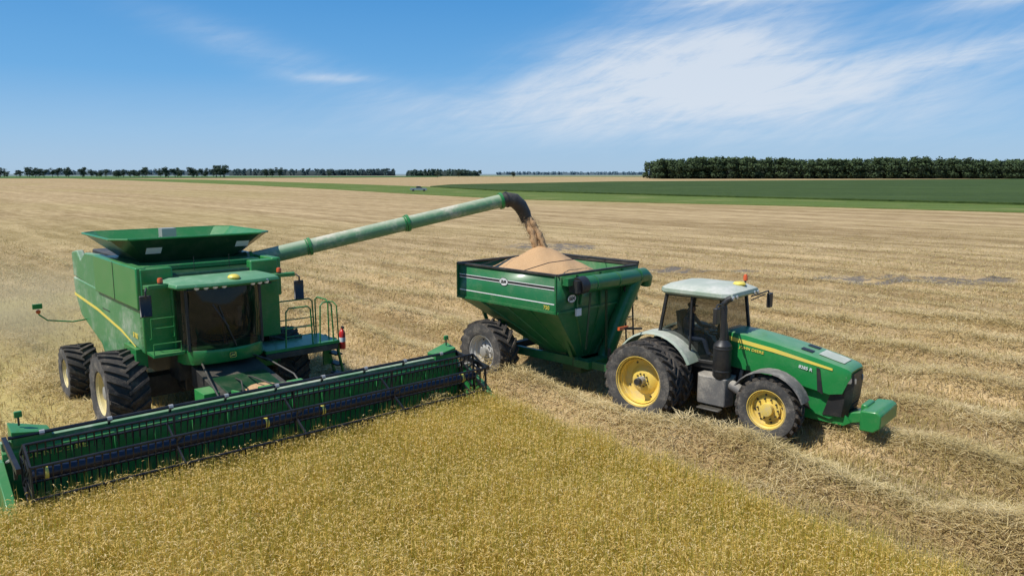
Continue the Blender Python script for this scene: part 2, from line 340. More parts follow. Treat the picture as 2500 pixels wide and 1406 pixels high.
ax=MB(BLKD,GREEN); ax.box(-.25,.25,-1.7,1.7,.75,1.25,0); ax.box(-3.75,-3.4,-1.9,1.9,.6,.9,0); ax.box(.2,.9,-.9,.9,1.2,1.9,0)
ax.box(-3.8,-3.2,-.6,.6,.9,2.1,0); ax.box(-.4,.6,-1.75,-1.5,1.6,2.05,1)
ax.obj('axle',comb)
for sg in (-1,1):
    wheel(comb,'front_wheel',(0,sg*2.02,.98),.99,.92,.50,CREAM,sg,lugs=22,dish=.26,hub=.16)
    wheel(comb,'rear_wheel',(-3.57,sg*2.15,.76),.77,.78,.36,CREAM,sg,lugs=20,dish=.16,hub=.13)
fh=MB(GREENS,BLKD,GREENB,STEEL)
fh.loft([[(1.3,-.75,1.15),(1.3,.75,1.15),(1.3,.75,1.65),(1.3,-.75,1.65)],[(4.05,-.8,.45),(4.05,.8,.45),(4.05,.8,1.2),(4.05,-.8,1.2)]],1)
fh.loft([[(2.3,-.62,1.44),(2.3,.62,1.44),(2.3,.62,1.52),(2.3,-.62,1.52)],[(3.2,-.62,1.32),(3.2,.62,1.32),(3.2,.62,1.38),(3.2,-.62,1.38)]],2)
fh.box(3.95,4.2,-.95,.95,.5,1.42,0); fh.box(3.3,3.9,-1.4,-.85,.75,1.12,0); fh.box(3.3,4.0,.85,1.3,.8,1.2,0); fh.box(2.5,3.1,-1.1,-.76,1.0,1.4,0)
fh.tube([(2.0,-.85,1.2),(3.8,-.95,.8)],.05,8,3); fh.tube([(2.0,.85,1.2),(3.8,.95,.8)],.05,8,3); fh.box(3.6,3.95,-.1,.5,1.28,1.5,0)
fh.box(3.5,3.9,-.7,-.3,1.2,1.42,0); fh.box(3.75,4.1,.5,.85,1.2,1.55,0); fh.beam((3.3,-.55,1.4),(4.0,-.55,1.5),.06,.08,0)
fh.tube([(1.5,.5,1.8),(2.4,.7,1.75),(3.3,.9,1.55),(3.8,.9,1.3)],.025,8,1); fh.tube([(1.5,-.6,1.8),(2.6,-.8,1.6),(3.6,-.9,1.3)],.025,8,1)
fh.tube([(2.6,.1,1.5),(3.1,0,1.6),(3.7,.2,1.52),(4.1,.5,1.6)],.02,6,1); fh.tube([(2.6,-.2,1.5),(3.2,-.3,1.58),(3.8,-.5,1.5),(4.2,-1.2,1.5)],.02,6,1)
fh.obj('feeder_house',comb,bevel=.015)
fs=MB(GRAIN)
fs.lathe([(.0001,.06),(.25,.03),(.4,0)],(3.2,.15,1.37),'z',14); fs.obj('chaff_dust',comb)
aug=MB(GREENA,GREEN,GREENB)
P0=Vector((-.55,1.0,3.72));P1=Vector((1.98,8.43,5.33)); D=(P1-P0).normalized()
aug.tube([P0,P0+D*.5],.27,20,2); aug.tube([P0+D*.45,P0+D*2.1],.215,24,0); aug.tube([P0+D*2.1,P0+D*5.0],.205,24,0); aug.tube([P0+D*5.0,P1],.20,24,0)
for t in (.6,2.15,5.0,(P1-P0).length-.03): aug.tube([P0+D*(t-.04),P0+D*(t+.04)],.25,20,1)
for t in (2.15,5.0): aug.tube([P0+D*(t-.10),P0+D*(t-.07)],.235,20,1)
aug.box(P0.x-.35,P0.x+.4,.7,1.5,3.35,3.75,2)
aug.obj('unloading_auger',comb,smooth=30)
ah=Vector((D.x,D.y,0)).normalized(); sp=MB(BLKD,BLK)
path=[P1-D*.02,P1+D*.18,P1+ah*.42+Vector((0,0,.0)),P1+ah*.62+Vector((0,0,-.17)),P1+ah*.76+Vector((0,0,-.40)),P1+ah*.84+Vector((0,0,-.64))]
sp.tube(path,[.215,.225,.225,.22,.20,.17],18); sp.tube([P1+D*.14,P1+D*.19],.245,18,1); sp.obj('auger_spout',comb)
# ---- header
hd=empty('header',comb)
H=MB(GREENS,BLKD,GREEND,BLK)
HW=4.93
H.prism([(4.22,.45),(4.30,.45),(4.34,1.38),(4.26,1.45)],'y',-HW,HW,0)
H.beam((4.22,-HW,1.50),(4.22,HW,1.50),.15,.13,2); H.beam((4.14,-HW,.55),(4.14,HW,.55),.16,.16,0)
H.box(4.3,5.22,-HW,HW,.34,.40,3); H.prism([(5.2,.30),(5.38,.30),(5.38,.34),(5.2,.41)],'y',-HW,HW,1)
for k in range(14): y=-HW+.35+k*(2*HW-.7)/13; H.beam((4.36,y,.48),(4.38,y,1.34),.05,.03,0)
H.obj('header_frame',hd,bevel=.01)
kn=MB(BLKD)
for k in range(124):
    y=-HW+.06+k*.0795; kn.add([(5.36,y-.02,.31),(5.36,y+.02,.31),(5.50,y,.315),(5.36,y,.35)],[(0,1,2),(0,2,3),(1,3,2)])
kn.obj('cutter_bar',hd)
fl=MB(BLK); fl.box(4.38,5.17,-HW+.1,HW-.1,.402,.41)
for k in range(80):
    y=-HW+.15+k*.122
    if abs(y)>.8: fl.box(4.4,5.15,y,y+.02,.409,.43)
fl.obj('draper_belt',hd)
rl=MB(NAVY,BLKC,YEL)
RX,RZ,RR=5.20,1.20,.54
RW=4.72
rl.tube([(RX,-RW,RZ),(RX,RW,RZ)],.095,16,0)
for y in (-4.45,-.62,.62,4.35): rl.tube([(RX,y-.035,RZ),(RX,y+.035,RZ)],.102,16,2)
NB=6
for k in range(NB):
    a=R(32)+2*pi*k/NB; bx,bz=RX+RR*math.cos(a),RZ+RR*math.sin(a)
    rl.tube([(bx,-RW,bz),(bx,RW,bz)],.025,8,1)
    for j in range(78):
        y=-RW+.07+j*.1215
        rl.tube([(bx,y,bz),(bx-.02,y,bz-.12),(bx-.06,y,bz-.29)],[.016,.012,.006],5,1,False)
for y in (-RW,-RW/2,0,RW/2,RW):
    for k in range(NB):
        a=R(32)+2*pi*k/NB; a2=R(32)+2*pi*(k+1)/NB
        rl.beam((RX+.08*math.cos(a),y,RZ+.08*math.sin(a)),(RX+RR*math.cos(a),y,RZ+RR*math.sin(a)),.03,.05,1)
        if abs(y)==RW: rl.beam((RX+RR*math.cos(a),y,RZ+RR*math.sin(a)),(RX+RR*math.cos(a2),y,RZ+RR*math.sin(a2)),.03,.05,1); rl.beam((RX+RR*.55*math.cos(a),y,RZ+RR*.55*math.sin(a)),(RX+RR*.55*math.cos(a2),y,RZ+RR*.55*math.sin(a2)),.02,.04,1)
rl.obj('reel',hd,smooth=50)
ra=MB(GREENB,BLKC,GREEN,STEEL)
for y in (-HW+.06,HW-.06):
    ra.beam((4.2,y,1.6),(5.6,y,1.45),.07,.10,1); ra.beam((RX,y,1.5),(RX,y,1.2),.05,.08,1); ra.tube([(4.25,y,1.2),(4.9,y,1.45)],.03,8,3)
ra.tube([(4.38,-HW+.1,1.66),(4.38,HW-.1,1.66)],.035,8,1)
for k in range(9): y=-HW+.6+k*(2*HW-1.2)/8; ra.tube([(4.38,y-.04,1.66),(4.38,y+.04,1.66)],.05,8,3); ra.beam((4.25,y,1.5),(4.38,y,1.66),.04,.04,1)
ra.obj('reel_arm',hd)
for sg in (-1,1):
    dv=MB(GREEN,BLKD,STEEL)
    y0,y1=sg*(HW),sg*(HW+.14)
    dv.prism([(4.15,.3),(4.15,1.25),(4.5,1.3),(5.3,.95),(6.15,.32),(6.2,.22),(5.4,.2)],'y',y0,y1,0)
    dv.prism([(5.6,.2),(6.35,.18),(6.35,.24),(5.6,.75)],'y',sg*(HW+.02),sg*(HW+.10),0)
    dv.loft([[(4.0,sg*(HW-.75),1.55),(4.4,sg*(HW-.75),1.5),(4.4,sg*(HW-.75),1.66),(4.0,sg*(HW-.75),1.66)],[(4.0,sg*(HW-.15),1.6),(4.4,sg*(HW-.15),1.5),(4.4,sg*(HW-.15),1.76),(4.0,sg*(HW-.15),1.84)]],0)
    dv.tube([(4.2,sg*(HW-.3),1.8),(4.2,sg*(HW-.3),2.0)],.02,6,1); dv.box(4.17,4.23,sg*(HW-.3)-.06,sg*(HW-.3)+.06,1.95,2.06,0)
    dv.box(4.1,4.5,sg*HW,sg*(HW+.2),.3,1.2,1)
    dv.obj('crop_divider',hd,bevel=.012,smooth=20)
text('header_lettering','JOHN DEERE',.15,(4.372,-4.15,1.28),(R(90),0,R(90)),YEL,hd,sx=1.2)
# ------------------------------------------------------------------ GRAIN CART
GA=R(45.63)
cart=empty('grain_cart',None,(.496,22.885,0),-GA)
tag(cart,'green grain cart with white stripes, heaped with rice','grain cart')
x0,x1,W,ZT,ZM,ZB=-1.26,2.83,1.78,3.47,2.45,.92
h=MB(GREENT,GREENT)
rg=lambda a,b,w,z:[(a,-w,z),(b,-w,z),(b,w,z),(a,w,z)]
h.loft([rg(1.25,2.45,.42,ZB),rg(x0,x1,W,ZM),rg(x0,x1,W,ZT)],0,False)
h.add(rg(1.25,2.45,.42,ZB),[(0,3,2,1)])
hop=h.obj('hopper',cart,smooth=20,solid=.03)
fr=MB(BLKD,GREENT,BLK)
for a,bb in (((x0,-W,ZT),(x1,-W,ZT)),((x1,-W,ZT),(x1,W,ZT)),((x1,W,ZT),(x0,W,ZT)),((x0,W,ZT),(x0,-W,ZT))): fr.beam(a,bb,.08,.055,0)
fr.tube([(x0,W+.04,ZT+.06),(x1,W+.04,ZT+.06)],.045,10,2)
for xx in (-.2,1.6): fr.tube([(xx,-W,ZT+.03),(xx+.1,-W*.5,ZT+.18),(xx+.1,W*.5,ZT+.2),(xx,W,ZT+.04)],.012,6,2)
for xx in (x0+.03,x1-.03):
    for y in (-W-.01,W+.01): fr.beam((xx,y,ZT-.03),(xx,y,ZM),.07,.05,1)
fr.beam((x0,-W-.02,ZM),(x1,-W-.02,ZM),.05,.06,1); fr.beam((x1+.02,-W,ZM),(x1+.02,W,ZM),.05,.06,1)
for y in (-1.0,0.,1.0): fr.beam((x1+.03,y,ZM),(x1+.03,y,ZT-.05),.05,.05,1); fr.beam((x1+.0,y,ZM-.03),(2.47,y*.25,ZB+.05),.04,.04,1)
for xx,xb_ in ((-.2,1.5),(.8,1.8),(1.8,2.1)): fr.beam((xx,-W+.0,ZM-.03),(xb_,-.43,ZB+.05),.04,.04,1)
fr.obj('hopper_rim',cart)
sp=MB(WHITE,BLK,YEL)
def strp(za,zb,m,off=.006,xa=x0+.1,xb=x1-.1): sp.add([(xa,-W-off,za),(xb,-W-off,za),(xb,-W-off,zb),(xa,-W-off,zb)],[(0,1,2,3)],m)
strp(3.07,3.14,1,.005); strp(3.14,3.16,0,.008); strp(3.055,3.075,0,.008); strp(2.665,2.695,0,.006)
sp.obj('side_stripe',cart)
def badge(name,M4,parent):
    bd=MB(BLK,WHITE); n=24
    bd.add([(.18*math.cos(2*pi*k/n),.12*math.sin(2*pi*k/n),0) for k in range(n)],[tuple(range(n))],0)
    bd.add([(.165*math.cos(2*pi*k/n),.105*math.sin(2*pi*k/n),.003) for k in range(n)],[tuple(range(n))],1)
    o=bd.obj(name,parent,recalc=False); o.location,o.rotation_euler=M4; return o
bd=badge('badge',((.78,-W-.012,3.10),(R(90),0,0)),cart); text('badge_lettering','J&M',.14,(0,0,.006),(0,0,0),BLK,bd,.001,bold=.004)
bd=badge('badge',((x1+.06,-1.25,2.80),(R(90),0,R(90))),cart); text('badge_lettering','J&M',.14,(0,0,.006),(0,0,0),BLK,bd,.001,bold=.004)
text('cart_number','750',.15,(2.45,-W-.01,2.56),(R(90),0,0),YEL,cart)
at=MB(GREENT,BLK,GREENB,WHITE)
at.tube([(3.08,-1.0,3.18),(3.08,1.75,3.18),(3.07,1.88,3.10),(3.02,1.92,2.88)],[.22,.22,.20,.18],20,0)
at.tube([(3.08,-1.28,3.16),(3.08,-.98,3.18)],.24,18,1); at.box(2.95,3.25,-1.45,-1.2,3.0,3.33,1)
for y in (-.6,.4,1.4): at.tube([(3.08,y-.03,3.18),(3.08,y+.03,3.18)],.235,20,0)
at.tube([(2.75,.4,.85),(2.93,.8,2.0),(3.07,1.35,3.1)],[.23,.23,.22],18,0)
at.box(2.86,3.1,-1.65,-1.4,3.2,3.4,0); at.box(2.88,2.94,-1.1,-.9,2.3,2.5,3)
at.tube([(2.95,-.7,1.3),(3.0,-.6,2.9)],.03,8,2); at.tube([(2.95,.2,1.0),(3.0,.1,2.9)],.04,8,2); at.beam((3.0,-.9,3.2),(2.88,-.9,2.6),.06,.08,0)
at.obj('cart_auger',cart,smooth=40)
cf=MB(GREENT,BLKD,GREENB)
cf.beam((-.9,-.75,.85),(3.0,-.5,.85),.12,.24,0); cf.beam((-.9,.75,.85),(3.0,.5,.85),.12,.24,0)
cf.beam((3.0,-.5,.85),(4.15,.22,.62),.12,.2,0); cf.beam((3.0,.5,.85),(4.15,.3,.62),.12,.2,0); cf.box(2.5,3.05,-.7,.7,.75,.95,0)
cf.beam((4.1,.27,.60),(4.4,.29,.58),.12,.1,1); cf.beam((0,-1.6,.93),(0,1.6,.93),.2,.2,1)
for sg in (-1,1):
    cf.beam((.0,sg*.9,.95),(.0,sg*1.3,2.2),.12,.12,0); cf.beam((-.7,sg*.75,.9),(-.9,sg*1.2,2.3),.10,.1,0); cf.beam((2.3,sg*.5,.9),(2.6,sg*1.5,2.4),.10,.1,0)
cf.box(2.0,2.7,-.6,.6,.55,.95,2)
cf.tube([(3.2,0,.95),(3.6,.1,1.35),(4.2,.2,1.1),(4.7,.1,1.2)],.02,6,1); cf.tube([(3.1,.2,.95),(3.7,.3,1.25),(4.2,.3,1.2),(4.7,.2,1.3)],.02,6,1)
cf.tube([(3.3,-.1,.9),(3.3,-.1,1.3)],.05,8,1)
cf.obj('chassis',cart)
ld=MB(BLKD)
for y in (.95,1.3): ld.beam((3.12,y,.9),(3.0,y,2.9),.03,.04)
for k in range(6): z=1.05+k*.32; ld.tube([(3.11-.03*k/3,.95,z),(3.11-.03*k/3,1.3,z)],.014,6)
ld.obj('ladder',cart)
for sg in (-1,1): wheel(cart,'wheel',(0,sg*1.65,.93),.95,.72,.50,GREYR,sg,lugs=20,dish=.24,hub=.13)
n=48
xs=np.linspace(x0+.03,x1-.03,n);ys=np.linspace(-W+.03,W-.03,n)
rr_=np.random.default_rng(3)
pil=MB(GRAIN)
for y in ys:
    for x in xs:
        d=math.hypot((x-.35)*.92,y-.25); z=4.02-.50*math.sqrt(d*d+.02)+.03*math.sin(x*5+y*3)*math.cos(y*4)+rr_.uniform(-.008,.008)
        pil.v.append((x,y,max(z,2.55)))
for j in range(n-1):
    for i in range(n-1): pil.f.append([j*n+i,j*n+i+1,(j+1)*n+i+1,(j+1)*n+i]); pil.m.append(0)
def toworld(P,ang,org): 
    c_,s_=math.cos(ang),math.sin(ang); return Vector((org[0]+c_*P[0]+s_*P[1],org[1]-s_*P[0]+c_*P[1],P[2]))
pl=pil.obj('grain_pile',None,smooth=80); pl.location=(.496,22.885,0); pl.rotation_euler=(0,0,-GA)
tag(pl,'cone-shaped heap of golden rice grain piled in the green cart','grain')
tip=toworld(P1+ah*.82+Vector((0,0,-.54)),CA,(-7.937,18.738)); apex=toworld((.24,.28,3.88),GA,(.496,22.885))
sm=MB(GRAINF); pts=[];ns=14
for i in range(ns+1):
    t=i/ns; p=tip.lerp(apex,t); p.z=tip.z+(apex.z-tip.z)*(.55*t+.45*t*t); pts.append(p)
for j in range(20):
    off=Vector((random.uniform(-.08,.08),random.uniform(-.08,.08),0)); sm.tube([p+off*(1+1.1*i/ns)+Vector((random.uniform(-.025,.025),random.uniform(-.025,.025),0)) for i,p in enumerate(pts)],[random.uniform(.05,.10) for _ in pts],7)
for j in range(3200):
    i=random.random(); p=pts[min(int(i*ns),ns)]; q=p+Vector((random.gauss(0,.12),random.gauss(0,.12),random.gauss(0,.05))); s_=random.uniform(.006,.014)
    sm.add([q+Vector((s_,0,0)),q+Vector((0,s_,0)),q+Vector((-s_,-s_,0)),q+Vector((0,0,s_*1.5))],[(0,1,3),(1,2,3),(2,0,3),(0,2,1)])
so=sm.obj('grain_stream',None,smooth=80); tag(so,'stream of golden rice grain falling from the spout into the cart','grain')
# ------------------------------------------------------------------ TRACTOR
TA=R(41.8)
tr=empty('tractor',None,(4.347,19.462,0),-TA)
tag(tr,'green row crop tractor with yellow wheels and dual rear tyres','tractor')
hdm=MB(GREENH,BLK)
def hs(x,zt,zb,w,cr=.10):
    L=[(-w,zb),(-w*1.0,zb+(zt-zb)*.45),(-w*.99,zt-cr),(-w*.95,zt-cr*.35),(-w*.84,zt-.015),(-w*.42,zt-.006),(0,zt),]
    L=L+[(-a,b_) for a,b_ in L[-2::-1]]
    return [(x,a,b_) for a,b_ in L]
hdm.loft([hs(1.60,2.35,1.50,.50),hs(2.2,2.32,1.45,.52),hs(3.0,2.21,1.42,.52),hs(3.7,2.08,1.30,.505),hs(4.2,1.97,1.22,.485),hs(4.48,1.90,1.28,.46),hs(4.58,1.86,1.55,.44,.09),hs(4.63,1.80,1.66,.41,.06)],0)
hdm.prism([(3.5,1.45),(4.3,1.3),(4.42,.75),(4.2,.62),(3.8,.7)],'y',-.36,.36,0)
hdm.obj('hood',tr,bevel=.0,smooth=34)
hp=MB(ROOFT); hp.loft([[(3.85,-.26,2.058),(3.85,.26,2.058),(3.85,.26,2.066),(3.85,-.26,2.066)],[(4.2,-.27,1.975),(4.2,.27,1.975),(4.2,.27,1.983),(4.2,-.27,1.983)],[(4.42,-.25,1.922),(4.42,.25,1.922),(4.42,.25,1.930),(4.42,-.25,1.930)]]); hp.obj('hood_panel',tr)
for sg in (-1,1):
    vt=MB(BLK)
    vt.prism([(3.9,1.80),(3.98,1.78),(4.08,1.2),(3.95,1.26)],'y',sg*.50,sg*.507)
    vt.obj('side_vent',tr)
    vt=MB(BLK,GREEN); vt.add([(3.45,sg*.12,2.140),(3.72,sg*.12,2.088),(3.72,sg*.32,2.084),(3.45,sg*.32,2.136)],[(0,1,2,3)] if sg>0 else [(3,2,1,0)])
    vt.obj('hood_vent',tr)
gl=MB(BLK,BLK); gl.loft([[(4.44,-.37,.72),(4.55,-.24,.70),(4.57,.24,.70),(4.44,.37,.72)],[(4.52,-.41,1.1),(4.65,-.28,1.1),(4.65,.28,1.1),(4.52,.41,1.1)],[(4.52,-.44,1.5),(4.68,-.30,1.5),(4.68,.30,1.5),(4.52,.44,1.5)],[(4.50,-.43,1.72),(4.66,-.30,1.74),(4.66,.30,1.74),(4.50,.43,1.72)]],0,False,False)
gl.prism([(4.05,.7),(4.46,.72),(4.52,1.1),(4.5,1.68),(4.35,1.7)],'y',-.385,.385,0)
for k in range(8): z=.85+k*.08; gl.beam((4.63+.01*k/2,-.22,z),(4.63+.01*k/2,.22,z),.02,.015)
gl.obj('grille',tr)
for sg in (-1,1):
    hl=MB(LENS,BLK); hl.loft([[(4.54,sg*.43,1.52),(4.68,sg*.24,1.50),(4.68,sg*.24,1.62),(4.52,sg*.44,1.68)],[(4.56,sg*.44,1.525),(4.70,sg*.24,1.505),(4.70,sg*.24,1.615),(4.54,sg*.45,1.675)]]); hl.obj('headlight',tr)
for sg in (-1,1):
    s_=MB(YEL); s_.loft([[(1.62,sg*.512,2.14),(1.62,sg*.518,2.14),(1.62,sg*.518,2.24),(1.62,sg*.512,2.24)],[(2.9,sg*.522,1.99),(2.9,sg*.53,1.99),(2.9,sg*.53,2.085),(2.9,sg*.522,2.085)],[(4.25,sg*.486,1.78),(4.25,sg*.494,1.78),(4.25,sg*.494,1.83),(4.25,sg*.486,1.83)]]); s_.obj('side_stripe',tr)
text('brand_lettering','JOHN DEERE',.09,(2.36,-.532,1.965),(R(90),R(6),0),YEL,tr,sx=1.2,bold=.001)
text('model_lettering','8285 R',.10,(3.66,-.524,1.74),(R(90),R(9),0),WHITE,tr,sx=1.1,bold=.001)
en=MB(BLKD,GREYD,GREEN)
en.box(1.5,4.0,-.33,.33,.75,1.5,0); en.box(-.6,1.8,-.38,.38,.6,1.35,0); en.prism([(1.9,.55),(4.5,.5),(4.65,.6),(4.5,.8),(1.9,.9)],'y',-.3,.3,2)
en.box(2.85,3.25,-.75,.75,.62,.88,0)
for k in range(5): en.tube([(2.0+k*.3,-.36,1.0),(2.1+k*.3,-.42,1.4)],.05,8,1)
en.box(-.9,-.4,-.3,.3,.5,1.3,2); en.beam((-1.05,0,.58),(-.3,0,.58),.12,.08,0)
for sg in (-1,1): en.beam((-.5,sg*.35,1.0),(-1.1,sg*.42,.75),.06,.08,0); en.beam((-.3,sg*.3,1.5),(-.95,sg*.4,1.3),.05,.05,0)
en.tube([(0,-1.85,1.0),(0,1.85,1.0)],.09,14,0)
en.obj('engine_and_frame',tr,bevel=.01)
wt=MB(GREEN,BLKD); pw=[(4.93,.58),(4.93,1.03),(5.26,1.06),(5.36,.99),(5.36,.70),(5.22,.58)]
wt.prism(pw,'y',-.62,.62,0); wt.prism([(4.4,.5),(4.45,.78),(4.95,.92),(4.95,.66)],'y',-.22,.22,0); wt.box(4.84,4.98,-.28,.28,.7,1.08,0)
wt.obj('front_weight',tr,bevel=.03)
tcab=empty('cab',tr)
cm=MB(BLK,GREEN,DKG)
def cabring(z,xa,xb,w,wf): return [(xa,-w,z),(xb,-wf,z),(xb,wf,z),(xa,w,z)]
low=cabring(1.5,.05,1.72,.72,.55); mid=cabring(2.0,-.02,1.80,.80,.60); top=cabring(3.14,.18,1.62,.80,.66)
for a,b_,c_ in zip(low,mid,top):
    cm.beam(a,b_,.08,.08); cm.beam(b_,c_,.075,.075)
for ring in (low,top):
    for i in range(4): cm.beam(ring[i],ring[(i+1)%4],.07,.08)
cm.beam((.85,-.76,1.5),(.88,-.80,3.14),.05,.05); cm.beam((.85,.76,1.5),(.88,.80,3.14),.05,.05)
cm.loft([[(p[0],p[1]*.97,1.32) for p in low],[(p[0],p[1]*.97,1.52) for p in low]],0)
cm.obj('cab_frame',tcab,bevel=.01)
wn=MB(GLASS); wn.loft([low,mid,top],0,False); wn.obj('window',tcab,smooth=10)
rt=MB(ROOFT,BLK,LENS)
def rg2(xa,xb,w,z,c): return [(xa+c,-w,z),(xb-c,-w,z),(xb,-w+c,z),(xb,w-c,z),(xb-c,w,z),(xa+c,w,z),(xa,w-c,z),(xa,-w+c,z)]
rt.loft([rg2(.02,1.85,.86,3.14,.15),rg2(-.03,1.93,.92,3.20,.18),rg2(-.02,1.90,.91,3.29,.2),rg2(.12,1.72,.76,3.38,.2),rg2(.3,1.5,.5,3.41,.15)],0)
for y in (-.7,-.5,.5,.7): rt.tube([(1.86,y,3.19),(1.94,y,3.19)],.05,12,2)
rt.obj('roof',tcab,bevel=.01)
st=MB(DKG,BLK); st.box(.3,.8,-.25,.25,1.5,1.85,0); st.loft([[(.25,-.25,1.8),(.4,-.25,1.8),(.4,.25,1.8),(.25,.25,1.8)],[(.12,-.22,2.6),(.24,-.22,2.6),(.24,.22,2.6),(.12,.22,2.6)]],0)
st.tube([(1.45,0,1.5),(1.2,0,2.1)],.05,8,1); st.lathe([(.18,0),(.2,.02),(.18,.04)],(1.18,0,2.1),'z',20,1,True); st.obj('seat',tcab)
ty=MB(YEL,GREEN); ty.lathe([(.15,0),(.16,.04),(.12,.08),(.0001,.10)],(1.62,.25,3.38),'z',20); ty.obj('antenna_dome',tr)
bc=MB(BLK,ORANGE); bc.tube([(1.5,.82,3.3),(1.5,.86,3.42)],.03,8,0); bc.lathe([(.055,0),(.055,.12),(.03,.16),(.0001,.165)],(1.5,.86,3.42),'z',14,1); bc.obj('beacon',tr)
for sg in (-1,1):
    ma=MB(BLK); ma.tube([(1.75,sg*.7,3.05),(1.85,sg*1.1,3.1),(1.88,sg*1.45,3.12),(1.88,sg*1.5,3.0)],.02,8); ma.tube([(1.75,sg*.7,2.95),(1.86,sg*1.3,3.05)],.014,8); ma.obj('mirror_arm',tr)
    mr=MB(BLK); mr.loft([[(1.9+dx,sg*1.5+dy,z) for dx,dy in ((-.05,-.09),(.05,-.10),(.06,0),(.05,.10),(-.05,.09))] for z in (2.68,2.7,3.02,3.06)]); mr.obj('mirror',tr,bevel=.015)
fd=MB(ROOFT,FEND,ORANGE,BLK)
for sg in (-1,1):
    rings=[]
    for k in range(13):
        a=R(25+k*10.5); r=1.16; rings.append([(r*math.cos(a),sg*.52,1.0+r*math.sin(a)),(r*math.cos(a),sg*1.12,1.0+r*math.sin(a)),((r-.05)*math.cos(a),sg*1.17,1.0+(r-.05)*math.sin(a)),((r-.05)*math.cos(a),sg*.52,1.0+(r-.05)*math.sin(a))])
    fd.loft(rings,0)
    rings=[]
    for k in range(11):
        a=R(20+k*13); r=.90; c=(3.05,.78); rings.append([(c[0]+r*math.cos(a),sg*.78,c[1]+r*math.sin(a)),(c[0]+r*math.cos(a),sg*1.2,c[1]+r*math.sin(a)),(c[0]+(r-.03)*math.cos(a),sg*1.22,c[1]+(r-.03)*math.sin(a)),(c[0]+(r-.03)*math.cos(a),sg*.78,c[1]+(r-.03)*math.sin(a))])
    fd.loft(rings,1)
    fd.beam((-.35,sg*1.1,2.2),(-.5,sg*1.8,2.28),.03,.05,3); fd.beam((-.5,sg*1.55,2.28),(-.5,sg*1.95,2.3),.06,.08,2)
fd.obj('fender',tr)
ex=MB(BLK,GREYD,STEEL); ey=-.86; exx=1.78
ex.lathe([(.08,1.18),(.17,1.22),(.22,1.30),(.22,2.05),(.17,2.12),(.09,2.18),(.09,2.22)],(exx,ey,0),'z',22,0); ex.tube([(exx,ey,2.2),(exx,ey,2.95),(exx-.02,ey,3.05),(exx+.06,ey+.03,3.16),(exx+.14,ey+.06,3.2)],[.075,.075,.075,.077,.08],16,0)
for z in (1.4,1.95): ex.lathe([(.225,z),(.23,z+.01),(.23,z+.04),(.225,z+.05)],(exx,ey,0),'z',22,0)
ex.beam((exx,ey,1.35),(exx,-.4,1.35),.12,.12,0); ex.obj('exhaust',tr,smooth=35)
ft=MB(GREYD,BLKD); 
ft.loft([[(x,y,z) for x,y in ((1.15,-.40),(1.95,-.40),(2.05,-.75),(1.95,-1.02),(1.25,-1.02),(1.12,-.8))] for z in (.55,.62,1.18,1.25)],0)
ft.box(1.3,1.9,-1.2,-.95,.45,.5,1); ft.box(1.1,2.05,.4,.95,.55,1.3,0); ft.tube([(2.0,-.8,1.1),(2.3,-.85,1.0),(2.4,-.8,.8)],.13,12,0)
ft.obj('fuel_tank',tr,bevel=.04)
for sg in (-1,1):
    wheel(tr,'rear_wheel',(0,sg*1.60,1.0),1.0,.47,.62,YELR,sg,lugs=24,dish=.30,hub=.10,nb=10)
    wheel(tr,'inner_rear_wheel',(0,sg*.98,1.0),1.0,.47,.60,YELR,sg,lugs=24,dish=.08,hub=.13,nb=10)
    wheel(tr,'front_wheel',(3.05,sg*.98,.77),.77,.42,.44,YELR,sg,lugs=22,dish=.16,hub=.15,nb=10,kind=1)
def person(name,org,ang):
    vs=[(.42,0,1.95),(.40,0,2.15),(.40,0,2.38),(.42,0,2.50),(.44,0,2.62),(.45,0,2.74),
        (.42,.19,2.44),(.62,.26,2.20),(.95,.18,2.22),(.42,-.19,2.44),(.62,-.26,2.20),(.95,-.18,2.22),
        (.50,.12,1.92),(.92,.14,1.95),(1.05,.14,1.58),(.50,-.12,1.92),(.92,-.14,1.95),(1.05,-.14,1.58),(1.2,.14,1.56),(1.2,-.14,1.56)]
    es=[(0,1),(1,2),(2,3),(3,4),(4,5),(2,6),(6,7),(7,8),(2,9),(9,10),(10,11),(0,12),(12,13),(13,14),(0,15),(15,16),(16,17),(14,18),(17,19)]
    rad=[.15,.15,.16,.065,.10,.085,.075,.05,.035,.075,.05,.035,.10,.075,.055,.10,.075,.055,.045,.045]
    me=bpy.data.meshes.new(name); me.from_pydata(vs,es,[]); o=bpy.data.objects.new(name,me); COL.objects.link(o)
    o.modifiers.new('skin','SKIN')
    for v,r in zip(me.skin_vertices[0].data,rad): v.radius=(r,r)
    me.skin_vertices[0].data[0].use_root=True
    sb=o.modifiers.new('sub','SUBSURF'); sb.levels=2; sb.render_levels=2
    me.materials.append(SHIRT); o.location=(org[0],org[1],0); o.rotation_euler=(0,0,-ang)
    return o
dr=person('person',(4.347,19.462),TA); tag(dr,'driver in dark shirt and cap seated at the tractor wheel','person')
hc=MB(HAIR,SKIN); hc.ball((.45,0,2.77),.105,0,14,.75); hc.box(.5,.62,-.06,.06,2.75,2.765,0); hc.ball((.475,0,2.67),.095,1,14,1.15); hc.ball((.57,0,2.66),.018,1,8)
for sg in (-1,1): hc.ball((.45,sg*.1,2.67),.022,1,8)
hc.obj('head',dr)
